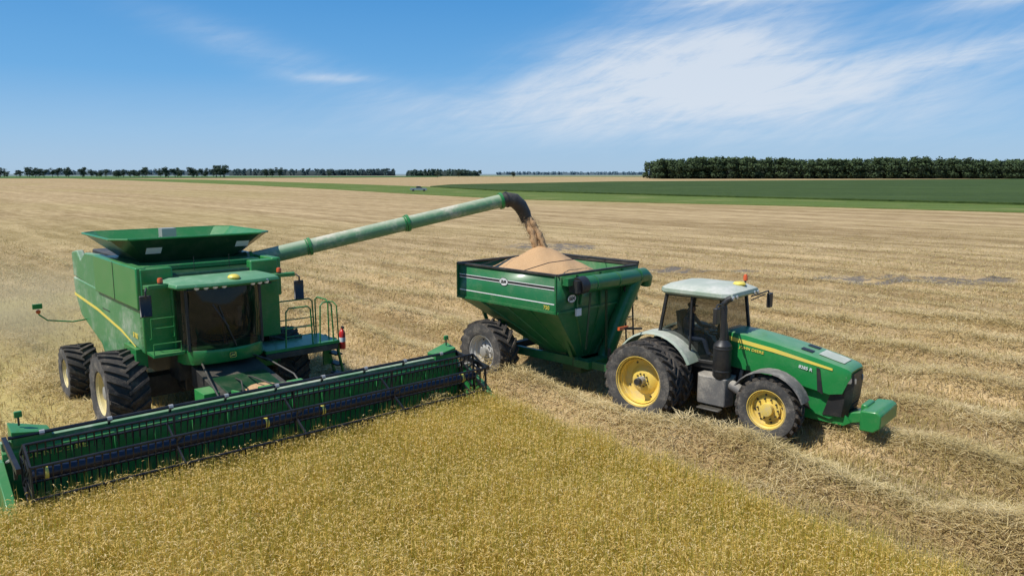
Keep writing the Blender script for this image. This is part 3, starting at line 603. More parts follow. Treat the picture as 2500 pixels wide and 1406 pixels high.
for sg in (-1,1):
    hn=MB(SKIN); hn.tube([(.93,sg*.18,2.22),(.98,sg*.175,2.23),(1.02,sg*.17,2.22)],[.028,.036,.03],8)
    for k in range(4): hn.tube([(1.01,sg*(.145+.017*k),2.235),(1.06+.005*(k%3),sg*(.14+.017*k),2.225),(1.07,sg*(.14+.017*k),2.19),(1.04,sg*(.14+.017*k),2.17)],.009,6)
    hn.tube([(.97,sg*.15,2.22),(1.0,sg*.12,2.20),(1.03,sg*.12,2.18)],.011,6); hn.obj('hand',dr)
# ------------------------------------------------------------------ PICKUP
pk=empty('pickup_truck',None,(-32.2,259.6,0),R(8)); tag(pk,'silver pickup truck parked on the grass verge between fields','pickup truck')
pb=MB(SILVER,BLK,GLASSD)
pb.prism([(-2.9,.55),(-2.95,1.15),(-.9,1.18),(-.9,1.2),(1.3,1.2),(2.7,1.1),(2.85,.9),(2.85,.5)],'y',-.95,.95,0)
pb.loft([[(-.95,-.9,1.18),(1.35,-.9,1.18),(1.35,.9,1.18),(-.95,.9,1.18)],[(-.75,-.75,1.82),(.6,-.75,1.82),(.6,.75,1.82),(-.75,.75,1.82)]],2)
pb.box(-.78,.62,-.77,.77,1.82,1.88,0)
pb.obj('body',pk,bevel=.05)
for x in (-1.85,1.85):
    for sg in (-1,1):
        e=empty('wheel',pk,(x,sg*.85,.4)); t=MB(RUB); t.lathe([(.24,-.13),(.38,-.13),(.4,-.1),(.4,.1),(.38,.13),(.24,.13)],(0,0,0),'y',20); t.obj('tyre',e); t=MB(STEEL); t.lathe([(.0001,-.12),(.2,-.12),(.24,-.135),(.24,.135),(.0001,.12)],(0,0,0),'y',16); t.obj('rim',e)
# ------------------------------------------------------------------ noise helper
def vn(x,y,seed=0):
    xi=np.floor(x).astype(np.int64);yi=np.floor(y).astype(np.int64);fx=x-xi;fy=y-yi;fx=fx*fx*(3-2*fx);fy=fy*fy*(3-2*fy)
    def hh(a,b):
        v=(a*374761393+b*668265263+seed*982451653)&0xffffffff; v=((v^(v>>13))*1274126177)&0xffffffff; return ((v^(v>>16))&0xffff)/65535.
    return (hh(xi,yi)*(1-fx)+hh(xi+1,yi)*fx)*(1-fy)+(hh(xi,yi+1)*(1-fx)+hh(xi+1,yi+1)*fx)*fy
ROWA=R(47.8); ca,sa=math.cos(ROWA),math.sin(ROWA)
def rs(X,Y): return X*ca-Y*sa, X*sa+Y*ca
def ridge(X,Y):
    r,s=rs(X,Y); s=s+1.3*(vn(r*.12,s*.05,4)-.5)+.7*(vn(r*.6,s*.6,14)-.5)
    ph=((s-14.2)/3.3); k=np.round(ph); d=(ph-k)*3.3; k=k.astype(float)
    amp=.35+.9*vn(k*3.7+.5,k*1.3,6); amp=np.where(k==0,1.4,amp); amp=np.where(k==1,1.05,amp)
    return np.exp(-(d/.6)**2)*(.30+1.2*vn(r*.45+k*7,k*3.3,5))*amp
MUD=((22.8,42.8,7,2.2),(11,47,5,1.2),(3.5,63,4.5,3.5))
def mud(X,Y):
    m_=0
    for cx_,cy_,a_,b_ in MUD: m_=m_+np.clip(1.1-((X-cx_)/a_)**2-((Y-cy_)/b_)**2,0,1)
    return np.clip(m_,0,1)
def height(X,Y):
    r,s=rs(X,Y); dist=np.hypot(X,Y); fade=np.clip(1.3-dist/70,0,1)
    z=.33*ridge(X,Y)+.07*(vn(r*.5,s*2.5,1)-.5)+.11*(vn(r*2.2,s*3.5,2)-.5)*(.5+ridge(X,Y))+.045*(vn(X*6,Y*6,3)-.5)
    z-=.12*np.exp(-((s-13.2+.4*(vn(r*.3,s*0,15)-.5))/.32)**2)+.10*np.exp(-((s-15.75+.4*(vn(r*.3,s*0,16)-.5))/.30)**2)
    return z*fade
def axis(lo,hi,step,growth,L0,L1):
    xs=list(np.arange(lo,hi,step)); st=step; x=xs[-1]
    while x<L1: st*=growth; x+=st; xs.append(x)
    st=step; x=lo; left=[]
    while x>L0: st*=growth; x-=st; left.append(x)
    return np.array(left[::-1]+xs)
gx=axis(-16,20,.10,1.06,-6000,6000); gy=axis(8,34,.10,1.05,-300,9000)
GX,GY=np.meshgrid(gx,gy); GZ=height(GX,GY)
def mesh_np(name,V,F,mats,col=None,smooth=False):
    me=bpy.data.meshes.new(name); V=np.asarray(V,dtype=np.float32); me.vertices.add(len(V)); me.vertices.foreach_set('co',V.ravel())
    loops=np.concatenate([f.ravel() for f in F]); tot=np.concatenate([np.full(len(f),f.shape[1]) for f in F]); start=np.concatenate([[0],np.cumsum(tot)[:-1]])
    me.loops.add(len(loops)); me.loops.foreach_set('vertex_index',loops.astype(np.int32)); me.polygons.add(len(tot))
    me.polygons.foreach_set('loop_start',start.astype(np.int32)); me.polygons.foreach_set('loop_total',tot.astype(np.int32))
    if smooth: me.polygons.foreach_set('use_smooth',np.ones(len(tot),dtype=bool))
    for m in mats: me.materials.append(m)
    me.update(calc_edges=True)
    if col is not None:
        at=me.color_attributes.new('tint','FLOAT_COLOR','POINT'); c4=np.ones((len(V),4),dtype=np.float32); c4[:,:3]=col; at.data.foreach_set('color',c4.ravel())
    o=bpy.data.objects.new(name,me); COL.objects.link(o); return o
def groundmat():
    m,nt,out=newmat('stubble_field'); b=N(nt,'ShaderNodeBsdfPrincipled'); tc=N(nt,'ShaderNodeTexCoord'); P=tc.outputs['Object']
    mp=N(nt,'ShaderNodeMapping'); mp.inputs['Rotation'].default_value=(0,0,ROWA); nt.links.new(P,mp.inputs[0]); Rv=mp.outputs[0]
    def sc(v,x,y,z=1):
        q=N(nt,'ShaderNodeMapping'); q.inputs['Scale'].default_value=(x,y,z); nt.links.new(v,q.inputs[0]); return q.outputs[0]
    band=noise(nt,sc(Rv,.04,.42),1.0,5,.6,.8); fine=noise(nt,sc(Rv,.35,3.0),1.0,6,.7); big=noise(nt,sc(Rv,.01,.02),1,3,.5); grit=noise(nt,P,9,8,.75); far=noise(nt,sc(Rv,.006,.07),1.0,5,.65,.3); mid=noise(nt,sc(Rv,.25,.6),1.0,7,.72)
    dist=N(nt,'ShaderNodeVectorMath',operation='LENGTH'); nt.links.new(P,dist.inputs[0]); dv_=dist.outputs['Value']
    near=mth(nt,'SUBTRACT',1.0,mth(nt,'MULTIPLY',sstep(nt,dv_,50,200),.6))
    sx=N(nt,'ShaderNodeSeparateXYZ'); nt.links.new(Rv,sx.inputs[0]); s=sx.outputs[1]
    wob=noise(nt,sc(Rv,.05,.05),1,3)
    ph=mth(nt,'DIVIDE',mth(nt,'ADD',mth(nt,'SUBTRACT',s,14.2),mth(nt,'MULTIPLY',mth(nt,'SUBTRACT',wob,.5),3.)),9.9)
    w=mth(nt,'ADD',mth(nt,'MULTIPLY',mth(nt,'COSINE',mth(nt,'MULTIPLY',ph,2*pi)),.5),.5)
    k=mth(nt,'ADD',mth(nt,'MULTIPLY',mth(nt,'MULTIPLY',mth(nt,'SUBTRACT',sstep(nt,band,.36,.64),.5),near),.5),mth(nt,'MULTIPLY',mth(nt,'POWER',w,3),.14)); k=mth(nt,'ADD',k,.24)
    k=mth(nt,'ADD',k,mth(nt,'MULTIPLY',mth(nt,'SUBTRACT',fine,.5),.9)); 
    k=mth(nt,'ADD',k,mth(nt,'MULTIPLY',mth(nt,'SUBTRACT',mid,.5),2.0))
    k=mth(nt,'ADD',k,mth(nt,'MULTIPLY',mth(nt,'SUBTRACT',far,.42),.8),clamp=True)
    c=mixc(nt,k,(.28,.19,.085),(.63,.465,.25))
    c=mixc(nt,mth(nt,'MULTIPLY',sstep(nt,big,.45,.65),.28),c,(.34,.28,.09))
    c=mixc(nt,mth(nt,'MULTIPLY',sstep(nt,grit,.50,.38),.5),c,(.14,.10,.055))
    so=N(nt,'ShaderNodeSeparateXYZ'); nt.links.new(P,so.inputs[0])
    def patch(cx,cy,ax_,ay):
        dx=mth(nt,'DIVIDE',mth(nt,'SUBTRACT',so.outputs[0],cx),ax_); dy=mth(nt,'DIVIDE',mth(nt,'SUBTRACT',so.outputs[1],cy),ay)
        return mth(nt,'SUBTRACT',1.0,mth(nt,'ADD',mth(nt,'MULTIPLY',dx,dx),mth(nt,'MULTIPLY',dy,dy)),clamp=True)
    tr_=mth(nt,'ADD',patch(-19.5,30,8,12),mth(nt,'MULTIPLY',patch(-13,19.5,5,5),.8),clamp=True)
    c=mixc(nt,mth(nt,'MULTIPLY',sstep(nt,tr_,.0,.6),.65),c,(.54,.45,.16))
    pm=mth(nt,'ADD',patch(*MUD[0]),patch(*MUD[1])); pm=mth(nt,'ADD',pm,patch(*MUD[2]),clamp=True)
    pn=noise(nt,P,.9,7,.7); pm=mth(nt,'MULTIPLY',sstep(nt,pm,0,.4),sstep(nt,pn,.44,.53))
    c=mixc(nt,mth(nt,'MULTIPLY',pm,.88),c,(.14,.125,.11))
    c=mixc(nt,sstep(nt,dv_,1500,2600),c,(.17,.22,.22))  # aerial haze painted into the ground colour, growing with distance
    nt.links.new(c,b.inputs[0]); b.inputs['Roughness'].default_value=.95; b.inputs['Specular IOR Level'].default_value=.15
    bp=N(nt,'ShaderNodeBump'); bp.inputs['Strength'].default_value=.8; bp.inputs['Distance'].default_value=.08
    hgt=mth(nt,'ADD',mth(nt,'MULTIPLY',fine,.8),grit); nt.links.new(hgt,bp.inputs['Height']); nt.links.new(bp.outputs[0],b.inputs['Normal'])
    nt.links.new(b.outputs[0],out.inputs[0]); return m
ny,nx=GX.shape; idx=np.arange(ny*nx).reshape(ny,nx)
F=np.stack([idx[:-1,:-1].ravel(),idx[:-1,1:].ravel(),idx[1:,1:].ravel(),idx[1:,:-1].ravel()],1)
gnd=mesh_np('ground',np.stack([GX.ravel(),GY.ravel(),GZ.ravel()],1),[F],[groundmat()],smooth=True); gnd['kind']='structure'
def fieldmat(name,c0,c1,scale,rows=None,c2=None):
    m,nt,out=newmat(name); b=N(nt,'ShaderNodeBsdfPrincipled'); tc=N(nt,'ShaderNodeTexCoord'); P=tc.outputs['Object']
    n=noise(nt,P,scale,6,.65); n2=noise(nt,P,scale*.05,3,.6)
    mp=N(nt,'ShaderNodeMapping'); mp.inputs['Scale'].default_value=(.01,.25,1); nt.links.new(P,mp.inputs[0]); n3=noise(nt,mp.outputs[0],1,4)
    k=mth(nt,'ADD',mth(nt,'MULTIPLY',sstep(nt,n,.35,.65),.5),mth(nt,'MULTIPLY',sstep(nt,n3,.35,.65),.5)); c=mixc(nt,k,c0,c1)
    if c2: c=mixc(nt,mth(nt,'MULTIPLY',sstep(nt,n2,.5,.7),.5),c,c2)
    nt.links.new(c,b.inputs[0]); b.inputs['Roughness'].default_value=.9; b.inputs['Specular IOR Level'].default_value=.1
    bp=N(nt,'ShaderNodeBump'); bp.inputs['Strength'].default_value=1; bp.inputs['Distance'].default_value=.4; nt.links.new(n,bp.inputs['Height']); nt.links.new(bp.outputs[0],b.inputs['Normal'])
    nt.links.new(b.outputs[0],out.inputs[0]); return m
def slab(name,poly,z,mat,kind='stuff',label=None):
    q=MB(mat); q.prism(poly,'z',.0,z); o=q.obj(name,None,smooth=20)
    o['kind']=kind; return o
verge=[(140,85),(81,118.5),(51,144),(20,165),(0,181),(-31,228),(-74,300),(-144,408),(-370,716),(-600,1000),(-560,1000),(-300,740),(-95,440),(-36,345),(-5,262),(49,198),(98,146),(200,95)]
slab('grass_verge',verge,.12,fieldmat('verge_grass',(.08,.125,.025),(.15,.20,.05),1.5,c2=(.25,.24,.09)))
beans=[(190,97),(98,146),(49,198),(-5,262),(-37,340),(-32,395),(74,544),(366,716),(553,812),(1500,812),(1500,97)]
slab('bean_field',beans,.55,fieldmat('bean_leaves',(.028,.052,.013),(.070,.105,.028),.8,c2=(.08,.12,.035)))
slab('far_green_field',[(-2600,960),(-520,960),(-230,1150),(-130,1300),(-150,1700),(-2600,1900)],.6,fieldmat('far_crop_leaves',(.07,.13,.04),(.10,.17,.06),.2))
slab('far_green_field',[(-140,1500),(200,1350),(700,1400),(900,2200),(-140,2200)],.6,fieldmat('far_crop_leaves_pale',(.16,.19,.09),(.25,.26,.13),.2))
# ------------------------------------------------------------------ blades
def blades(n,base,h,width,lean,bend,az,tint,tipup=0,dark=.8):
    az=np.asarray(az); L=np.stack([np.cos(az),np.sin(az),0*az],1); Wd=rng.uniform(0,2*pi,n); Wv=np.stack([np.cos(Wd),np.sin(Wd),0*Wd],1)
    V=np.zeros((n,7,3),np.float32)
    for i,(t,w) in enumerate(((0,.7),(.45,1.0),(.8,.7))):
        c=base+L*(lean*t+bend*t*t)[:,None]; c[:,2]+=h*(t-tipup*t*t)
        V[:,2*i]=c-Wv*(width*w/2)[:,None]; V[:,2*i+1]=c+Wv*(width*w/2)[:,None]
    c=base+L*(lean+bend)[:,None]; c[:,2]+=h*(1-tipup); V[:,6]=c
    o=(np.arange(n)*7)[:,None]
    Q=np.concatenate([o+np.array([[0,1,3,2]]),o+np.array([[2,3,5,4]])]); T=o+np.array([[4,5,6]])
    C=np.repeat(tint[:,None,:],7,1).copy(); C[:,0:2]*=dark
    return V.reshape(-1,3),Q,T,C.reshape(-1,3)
def merge(parts):
    V=[];Q=[];T=[];C=[];o=0
    for v,q,t,c in parts: V.append(v);Q.append(q+o);T.append(t+o);C.append(c);o+=len(v)
    return np.concatenate(V),[np.concatenate(Q),np.concatenate(T)],np.concatenate(C)
def toC(X,Y):
    dx,dy=X+7.937,Y-18.738; c_,s_=math.cos(CA),math.sin(CA); return c_*dx-s_*dy, s_*dx+c_*dy
def inview(X,Y,m=.6,near=7.5): return (np.abs(X)<Y*.70+m)&(Y>near)
NS=125000
X=rng.uniform(-11,9,NS*3);Y=rng.uniform(7.6,19,NS*3); lx,ly=toC(X,Y)
edge=4.92-.045*np.clip(lx-5,0,12)+.35*(vn(X*1.3,Y*1.3,9)-.5)
ok=inview(X,Y)&(lx>5.45)&(ly<edge)&(ly>-9)
X=X[ok][:NS];Y=Y[ok][:NS]; n=len(X)
clump=vn(X*1.1,Y*1.1,21); clump2=vn(X*.35,Y*.35,22); clump3=vn(X*4.5,Y*4.5,24)
hh=.69+.13*clump+.15*clump3+rng.normal(0,.08,n); base=np.stack([X,Y,np.zeros(n)],1)
def pal(k,cols):
    cols=np.array(cols); k=np.clip(k,0,.9999)*(len(cols)-1); i=k.astype(int); f=(k-i)[:,None]; return cols[i]*(1-f)+cols[i+1]*f
kk=.20*clump2+.22*clump+.16*clump3+.44*rng.random(n)
colr=pal(kk*1.15+.04,[(.18,.22,.025),(.42,.36,.045),(.72,.54,.10),(.85,.65,.17),(.88,.71,.31)])*rng.uniform(.85,1.2,(n,1))
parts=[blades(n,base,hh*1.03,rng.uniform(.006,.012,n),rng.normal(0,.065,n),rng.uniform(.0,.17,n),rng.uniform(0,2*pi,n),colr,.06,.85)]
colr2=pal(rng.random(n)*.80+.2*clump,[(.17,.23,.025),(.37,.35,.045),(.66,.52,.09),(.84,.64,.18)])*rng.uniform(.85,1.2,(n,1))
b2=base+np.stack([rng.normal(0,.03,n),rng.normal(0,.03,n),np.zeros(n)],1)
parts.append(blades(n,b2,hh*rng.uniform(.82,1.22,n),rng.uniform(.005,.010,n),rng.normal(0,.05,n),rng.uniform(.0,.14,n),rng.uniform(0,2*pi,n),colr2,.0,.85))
m=int(n*.7); sel=rng.permutation(n)[:m]; az=rng.uniform(0,2*pi,m)
pb_=base[sel].copy(); pb_[:,2]=hh[sel]*rng.uniform(.84,1.05,m)
colp=pal(rng.random(m),[(.66,.46,.10),(.84,.61,.20),(.88,.70,.36)])
parts.append(blades(m,pb_,rng.uniform(.06,.12,m),rng.uniform(.011,.018,m),rng.uniform(.02,.055,m),rng.uniform(.02,.065,m),az,colp,1.0))
V,Fq,Cc=merge(parts); rice=mesh_np('rice_crop',V,Fq,[BLADE],np.minimum(Cc,.88)); rice['kind']='stuff'
NB_=260000
u=rng.random(NB_*2); Y=9+(100-9)*u**2.1; X=(rng.random(NB_*2)*2-1)*(Y*.72+1)
lx,ly=toC(X,Y); r_,s_=rs(X,Y)
bnd=vn(r_*.08+1.2*vn(r_*.05,s_*.1,78),s_*.55,77)
def incrop(lx,ly): return (lx>5.3)&(ly<4.85-.045*np.clip(lx-5,0,12))
ok=~incrop(lx,ly)
den=.20+.80*vn(r_*.3,s_*1.3,31); row=np.abs(((s_/.30)%1)-.5)<.36
ok&=(rng.random(len(X))<den*np.clip(1.25-Y/90,0,1)*(1-.85*mud(X,Y)))&(row|(Y>40))
X=X[ok][:NB_];Y=Y[ok][:NB_]; bnd=bnd[ok][:NB_]; n=len(X); z0=height(X,Y); dist=np.hypot(X,Y)
colr=pal(.38*vn(X*.5,Y*.5,33)+.42*bnd+.30*rng.random(n)-.05,[(.24,.20,.065),(.42,.33,.11),(.62,.47,.21),(.76,.60,.33)])*rng.uniform(.8,1.15,(n,1))
base=np.stack([X,Y,z0-.02],1); wd=rng.uniform(.006,.012,n)*(1+dist/30)
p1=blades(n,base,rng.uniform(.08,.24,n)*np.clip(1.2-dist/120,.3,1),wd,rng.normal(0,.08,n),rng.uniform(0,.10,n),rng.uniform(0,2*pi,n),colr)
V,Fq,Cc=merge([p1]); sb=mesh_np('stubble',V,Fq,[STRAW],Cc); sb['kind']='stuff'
NL=250000
u=rng.random(NL*5); Y=9+(60-9)*u**1.6; X=(rng.random(NL*5)*2-1)*(Y*.72+1); lx,ly=toC(X,Y)
rd=ridge(X,Y); tram=np.clip(vn(X*.7,Y*.7,55)*2-1.05,0,1)
ok=~incrop(lx,ly)&(rng.random(len(X))<(.06+.35*tram+.9*np.clip(rd,0,1))*np.clip(1.6-Y/45,0,1)*(1-.9*mud(X,Y)))
X=X[ok][:NL];Y=Y[ok][:NL]; n=len(X); rd=ridge(X,Y); z0=height(X,Y)+rng.uniform(0,.17,n)*(.3+rd); dist=np.hypot(X,Y)
L_=rng.uniform(.12,.40,n); az=rng.uniform(0,2*pi,n); colr=pal(.4*vn(X*.8,Y*.8,41)+.6*rng.random(n),[(.36,.28,.10),(.54,.42,.18),(.70,.56,.29),(.80,.67,.40)])
base=np.stack([X,Y,z0],1)
p1=blades(n,base,rng.normal(.03,.07,n),rng.uniform(.006,.012,n)*(1+dist/30),L_*.7,L_*.3,az,colr,.3,.95)
V,Fq,Cc=merge([p1]); sw=mesh_np('loose_straw',V,Fq,[STRAW],Cc); sw['kind']='stuff'
# ------------------------------------------------------------------ trees
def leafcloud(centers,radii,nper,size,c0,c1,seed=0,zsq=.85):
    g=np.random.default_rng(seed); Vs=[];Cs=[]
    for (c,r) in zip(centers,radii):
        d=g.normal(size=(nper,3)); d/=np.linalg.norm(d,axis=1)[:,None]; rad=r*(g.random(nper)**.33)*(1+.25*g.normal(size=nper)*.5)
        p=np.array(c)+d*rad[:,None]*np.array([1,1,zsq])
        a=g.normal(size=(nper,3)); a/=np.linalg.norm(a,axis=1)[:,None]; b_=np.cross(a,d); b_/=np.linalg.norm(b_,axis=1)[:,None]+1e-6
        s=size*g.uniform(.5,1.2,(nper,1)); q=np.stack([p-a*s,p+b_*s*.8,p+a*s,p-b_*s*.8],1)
        k=(.5+.5*d[:,2])[:,None]*g.uniform(.4,1.,(nper,1)); Vs.append(q.reshape(-1,3)); cc=np.array(c0)*(1-k)+np.array(c1)*k; Cs.append(np.repeat(cc,4,0))  # shading painted into the leaf tint: clump tops lighter, undersides darker
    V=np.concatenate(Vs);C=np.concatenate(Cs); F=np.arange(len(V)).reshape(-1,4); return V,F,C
def wood(name,xa,xb,ya,yb,hgt,n,seed,c0,c1,nper=60,sz=1.1,core=True):
    g=np.random.default_rng(seed); cs=[];rr=[]
    for i in range(n):
        x=g.uniform(xa,xb); y=ya+(yb-ya)*g.random()**1.6; H=hgt*g.uniform(.84,1.06)*(1+.06*math.sin(x*.03))
        r=g.uniform(3.5,6.5)*hgt/25
        cs.append((x,y,H-r*.9)); rr.append(r)
        cs.append((x+g.uniform(-3,3),y-g.uniform(0,3),H*.55)); rr.append(r*1.05)
        if g.random()<.8: cs.append((x+g.uniform(-3,3),y-g.uniform(0,2),H*.2)); rr.append(r*.95)
    V,F,C=leafcloud(cs,rr,nper,sz,c0,c1,seed)
    if core:
        o=len(V); ym=ya+(yb-ya)*.35; H=hgt*.72
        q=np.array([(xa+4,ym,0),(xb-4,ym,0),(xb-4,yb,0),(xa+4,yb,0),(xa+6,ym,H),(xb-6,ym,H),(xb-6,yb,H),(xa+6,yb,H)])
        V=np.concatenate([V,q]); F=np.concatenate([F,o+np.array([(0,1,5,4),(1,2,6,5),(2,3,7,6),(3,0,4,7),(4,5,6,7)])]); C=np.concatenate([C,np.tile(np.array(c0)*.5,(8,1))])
    o=mesh_np(name,V,[F],[LEAF],C); o['kind']='stuff'; return o
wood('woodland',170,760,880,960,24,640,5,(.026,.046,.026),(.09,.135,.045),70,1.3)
wood('far_woodland',-820,-340,2150,2230,19,160,6,(.075,.12,.13),(.11,.17,.15),30,2.2)  # far woods: distance haze is put into the bluish leaf tints
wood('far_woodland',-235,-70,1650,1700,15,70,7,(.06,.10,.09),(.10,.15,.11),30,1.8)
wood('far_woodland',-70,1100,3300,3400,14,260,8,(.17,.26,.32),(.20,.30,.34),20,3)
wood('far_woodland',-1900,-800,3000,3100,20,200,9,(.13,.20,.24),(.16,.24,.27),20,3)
def mktree(name,loc,H,sc_,seed,base=None):
    if base is None:
        e=empty(name,None,loc); t=MB(BARK)
        t.tube([(0,0,0),(.1,.05,H*.3),(0,0,H*.6)],[.35,.25,.12],8)
        g=np.random.default_rng(seed); cs=[];rr=[]
        for k in range(5):
            a=g.uniform(0,2*pi); t.tube([(0,0,H*.3+k*.4),(math.cos(a)*H*.2,math.sin(a)*H*.2,H*.55+k*.5)],[.12,.05],6)
        t.obj('trunk',e)
        for k in range(11):
            a=g.uniform(0,2*pi); rad=g.uniform(0,H*.32); cs.append((math.cos(a)*rad,math.sin(a)*rad,g.uniform(H*.30,H*.86))); rr.append(g.uniform(H*.12,H*.21))
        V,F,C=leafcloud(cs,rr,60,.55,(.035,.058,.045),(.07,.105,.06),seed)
        cr=mesh_np('crown',V,[F],[LEAF],C); cr.parent=e
        return e
    c=base.copy(); COL.objects.link(c); c.location=loc
    for ch in base.children: k=ch.copy(); COL.objects.link(k); k.parent=c
    return c
g=np.random.default_rng(17); protos=[]
spots=[]
for u,n_ in ((8,3),(42,2),(78,4),(105,3),(130,2),(165,3),(200,3),(232,2),(255,3),(275,2),(300,3),(330,3),(355,3),(385,2),(410,3),(440,3),(470,4),(495,3),(520,3),(540,3)):
    for j in range(n_): spots.append((u+g.uniform(-13,13),1144+g.uniform(-30,60)))
for u,dd in ((664,1180),(650,1250),(683,1250),(1068,1150),(1253,1200),(803,1300),(1120,1350)): spots.append((u,dd))
for u,Yd in spots:
    X_=(u-1250)/1843*Yd*1.0; H=g.uniform(9,17)
    if u>525 and u<560: H=19
    if len(protos)<4: t=mktree('tree',(X_,Yd,0),12,1,60+len(protos)); protos.append(t)
    else: t=mktree('tree',(X_,Yd,0),12,1,0,protos[int(g.integers(0,4))])
    s_=H/12; t.scale=(s_*g.uniform(.9,1.4),s_*g.uniform(.9,1.4),s_); t.rotation_euler=(0,0,g.uniform(0,6))
    tag(t,'dark green broadleaf tree in a distant line along a field edge','tree','distant line of field trees')
# ------------------------------------------------------------------ dust behind the combine
def dustvol(name,cl,rad,dens,seed):
    m,nt,out=newmat('chaff_dust_'+str(seed)); v=N(nt,'ShaderNodeVolumePrincipled'); v.inputs['Color'].default_value=(1.0,.82,.48,1); v.inputs['Anisotropy'].default_value=0
    tc=N(nt,'ShaderNodeTexCoord'); ln=N(nt,'ShaderNodeVectorMath',operation='LENGTH'); nt.links.new(tc.outputs['Object'],ln.inputs[0])
    f=sstep(nt,ln.outputs['Value'],1.0,.0); n1=noise(nt,tc.outputs['Object'],2.0,3,.6); f=mth(nt,'MULTIPLY',f,sstep(nt,n1,.15,.8)); f=mth(nt,'MULTIPLY',f,dens)
    nt.links.new(f,v.inputs['Density']); nt.links.new(v.outputs[0],out.inputs['Volume'])
    q=MB(m); q.ball((0,0,0),1,0,20); o=q.obj(name); w=toworld(cl,CA,(-7.937,18.738)); o.location=w; o.scale=rad; o.rotation_euler=(0,0,-CA); o['kind']='stuff'
dustvol('dust_cloud',(-13.5,-1.8,1.0),(10,6,2.5),.20,1)
# ------------------------------------------------------------------ sky
wd=bpy.data.worlds.new('World'); S.world=wd; wd.use_nodes=True; nt=wd.node_tree; nt.nodes.clear()
SUNEL=R(57); sunv=Vector((-.90,-.42,0)).normalized(); 
sky=N(nt,'ShaderNodeTexSky'); sky.sky_type='NISHITA'; sky.sun_disc=False; sky.sun_elevation=SUNEL; sky.sun_rotation=math.atan2(sunv.x,sunv.y)%(2*pi)
sky.air_density=1.0; sky.dust_density=.6; sky.ozone_density=2.0; sky.altitude=0
bg=N(nt,'ShaderNodeBackground'); bg.inputs[1].default_value=.1; out=N(nt,'ShaderNodeOutputWorld')
tc=N(nt,'ShaderNodeTexCoord'); sp=N(nt,'ShaderNodeSeparateXYZ'); nt.links.new(tc.outputs['Generated'],sp.inputs[0])
az=mth(nt,'ARCTAN2',sp.outputs[0],sp.outputs[1]); el=mth(nt,'ARCSINE',sp.outputs[2])
cmb=N(nt,'ShaderNodeCombineXYZ'); nt.links.new(az,cmb.inputs[0]); nt.links.new(el,cmb.inputs[1])
def mapp(sx_,sy_,rot,off=0):
    a=N(nt,'ShaderNodeMapping'); a.inputs['Rotation'].default_value=(0,0,rot); nt.links.new(cmb.outputs[0],a.inputs[0])
    b_=N(nt,'ShaderNodeMapping'); b_.inputs['Scale'].default_value=(sx_,sy_,1); b_.inputs['Location'].default_value=(off,off,off); nt.links.new(a.outputs[0],b_.inputs[0]); return b_.outputs[0]
st1=noise(nt,mapp(6,40,R(-8)),1,9,.64,.9); st2=noise(nt,mapp(9,55,R(-26),7),1,9,.64,.9); st3=noise(nt,mapp(4,12,R(-8),2),1,7,.62,.6)
def gs(cx,cy,sx_,sy_,rot=0):
    dx=mth(nt,'SUBTRACT',az,cx); dy=mth(nt,'SUBTRACT',el,cy); c_,s_=math.cos(rot),math.sin(rot)
    a=mth(nt,'DIVIDE',mth(nt,'ADD',mth(nt,'MULTIPLY',dx,c_),mth(nt,'MULTIPLY',dy,s_)),sx_); b_=mth(nt,'DIVIDE',mth(nt,'SUBTRACT',mth(nt,'MULTIPLY',dy,c_),mth(nt,'MULTIPLY',dx,s_)),sy_)
    return mth(nt,'EXPONENT',mth(nt,'MULTIPLY',mth(nt,'ADD',mth(nt,'MULTIPLY',a,a),mth(nt,'MULTIPLY',b_,b_)),-1.0))
def pa(u,v): return math.atan((u-1250)/1821.), (424-v)/1843.
def G(u,v,su,sv,rot=0): x_,y_=pa(u,v); return gs(x_,y_,su/1843.,sv/1843.,rot)
den=mth(nt,'ADD',mth(nt,'MULTIPLY',G(1640,180,350,105,R(6)),1.35),mth(nt,'MULTIPLY',G(1880,0,280,45,R(3)),1.35)); den=mth(nt,'ADD',den,mth(nt,'MULTIPLY',G(2260,190,400,50,R(8)),.70)); den=mth(nt,'ADD',den,mth(nt,'MULTIPLY',G(1900,290,750,85),.55))
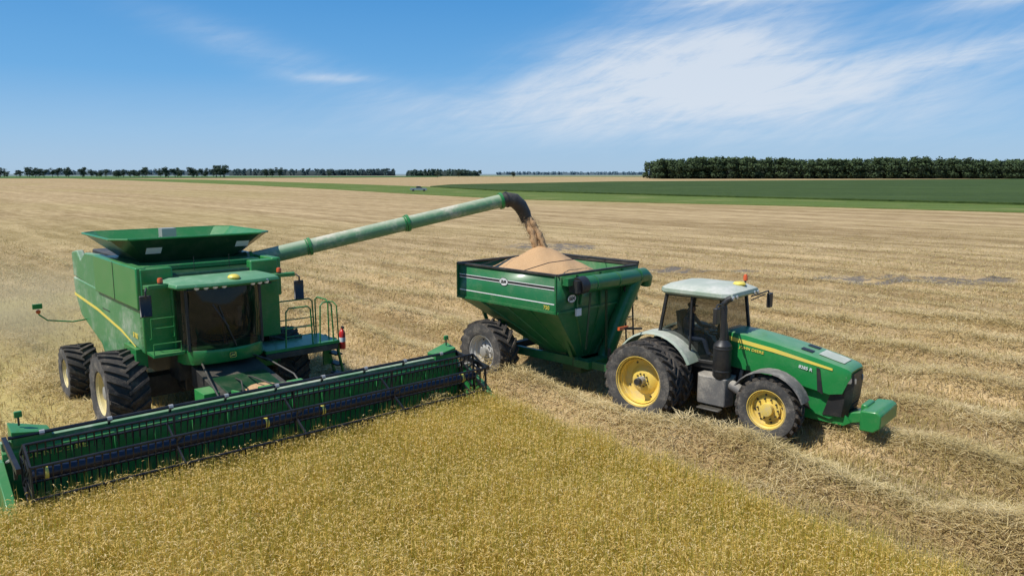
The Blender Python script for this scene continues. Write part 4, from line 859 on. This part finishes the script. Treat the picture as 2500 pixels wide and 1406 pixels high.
den=mth(nt,'ADD',den,mth(nt,'MULTIPLY',G(650,150,330,50,R(-16)),.36)); den=mth(nt,'ADD',den,mth(nt,'MULTIPLY',G(2420,75,170,28,R(8)),.70)); den=mth(nt,'ADD',den,mth(nt,'MULTIPLY',G(820,205,110,10),.30)); den=mth(nt,'ADD',den,mth(nt,'MULTIPLY',G(900,300,900,70),.18))
tex=mth(nt,'ADD',mth(nt,'ADD',mth(nt,'MULTIPLY',st1,.44),mth(nt,'MULTIPLY',st2,.32)),mth(nt,'MULTIPLY',st3,.44))
cl=mth(nt,'MULTIPLY',den,mth(nt,'ADD',mth(nt,'MULTIPLY',mth(nt,'SUBTRACT',tex,.6),3.0),.92))
cl=sstep(nt,cl,.02,1.25); cl=mth(nt,'MULTIPLY',cl,.86)
gr_=N(nt,'ShaderNodeValToRGB'); e_=gr_.color_ramp; nt.links.new(mth(nt,'MULTIPLY',el,2.0,clamp=True),gr_.inputs[0])
cols=[(0,(.40,.59,.80)),(.10,(.29,.53,.82)),(.24,(.13,.41,.79)),(.46,(.055,.30,.70)),(1,(.05,.20,.52))]
e_.elements[0].position=0; e_.elements[0].color=(*cols[0][1],1); e_.elements[1].position=1; e_.elements[1].color=(*cols[-1][1],1)
for p_,c_ in cols[1:-1]: q_=e_.elements.new(p_); q_.color=(*c_,1)
rs_=mixc(nt,1.0,gr_.outputs[0],(10,10,10),'MULTIPLY')
skc=mixc(nt,.85,sky.outputs[0],rs_)
col=mixc(nt,cl,skc,(7.2,7.8,8.6))
nt.links.new(col,bg.inputs[0]); nt.links.new(bg.outputs[0],out.inputs[0])
sl=bpy.data.lights.new('sun','SUN'); sl.energy=5.0; sl.angle=R(.5); sl.color=(1,.955,.88); so_=bpy.data.objects.new('sun',sl); COL.objects.link(so_)
ld_=Vector((-sunv.x*math.cos(SUNEL),-sunv.y*math.cos(SUNEL),-math.sin(SUNEL))); so_.rotation_euler=ld_.to_track_quat('-Z','Y').to_euler(); so_.location=(0,0,40)
cd=bpy.data.cameras.new('camera'); cd.sensor_width=36; cd.lens=36*1821.65/2500; cd.clip_end=20000; cd.clip_start=.1
cam=bpy.data.objects.new('camera',cd); COL.objects.link(cam); cam.location=(0,0,6.148); cam.rotation_euler=(R(90)-math.atan(279/1821.65),0,0); S.camera=cam
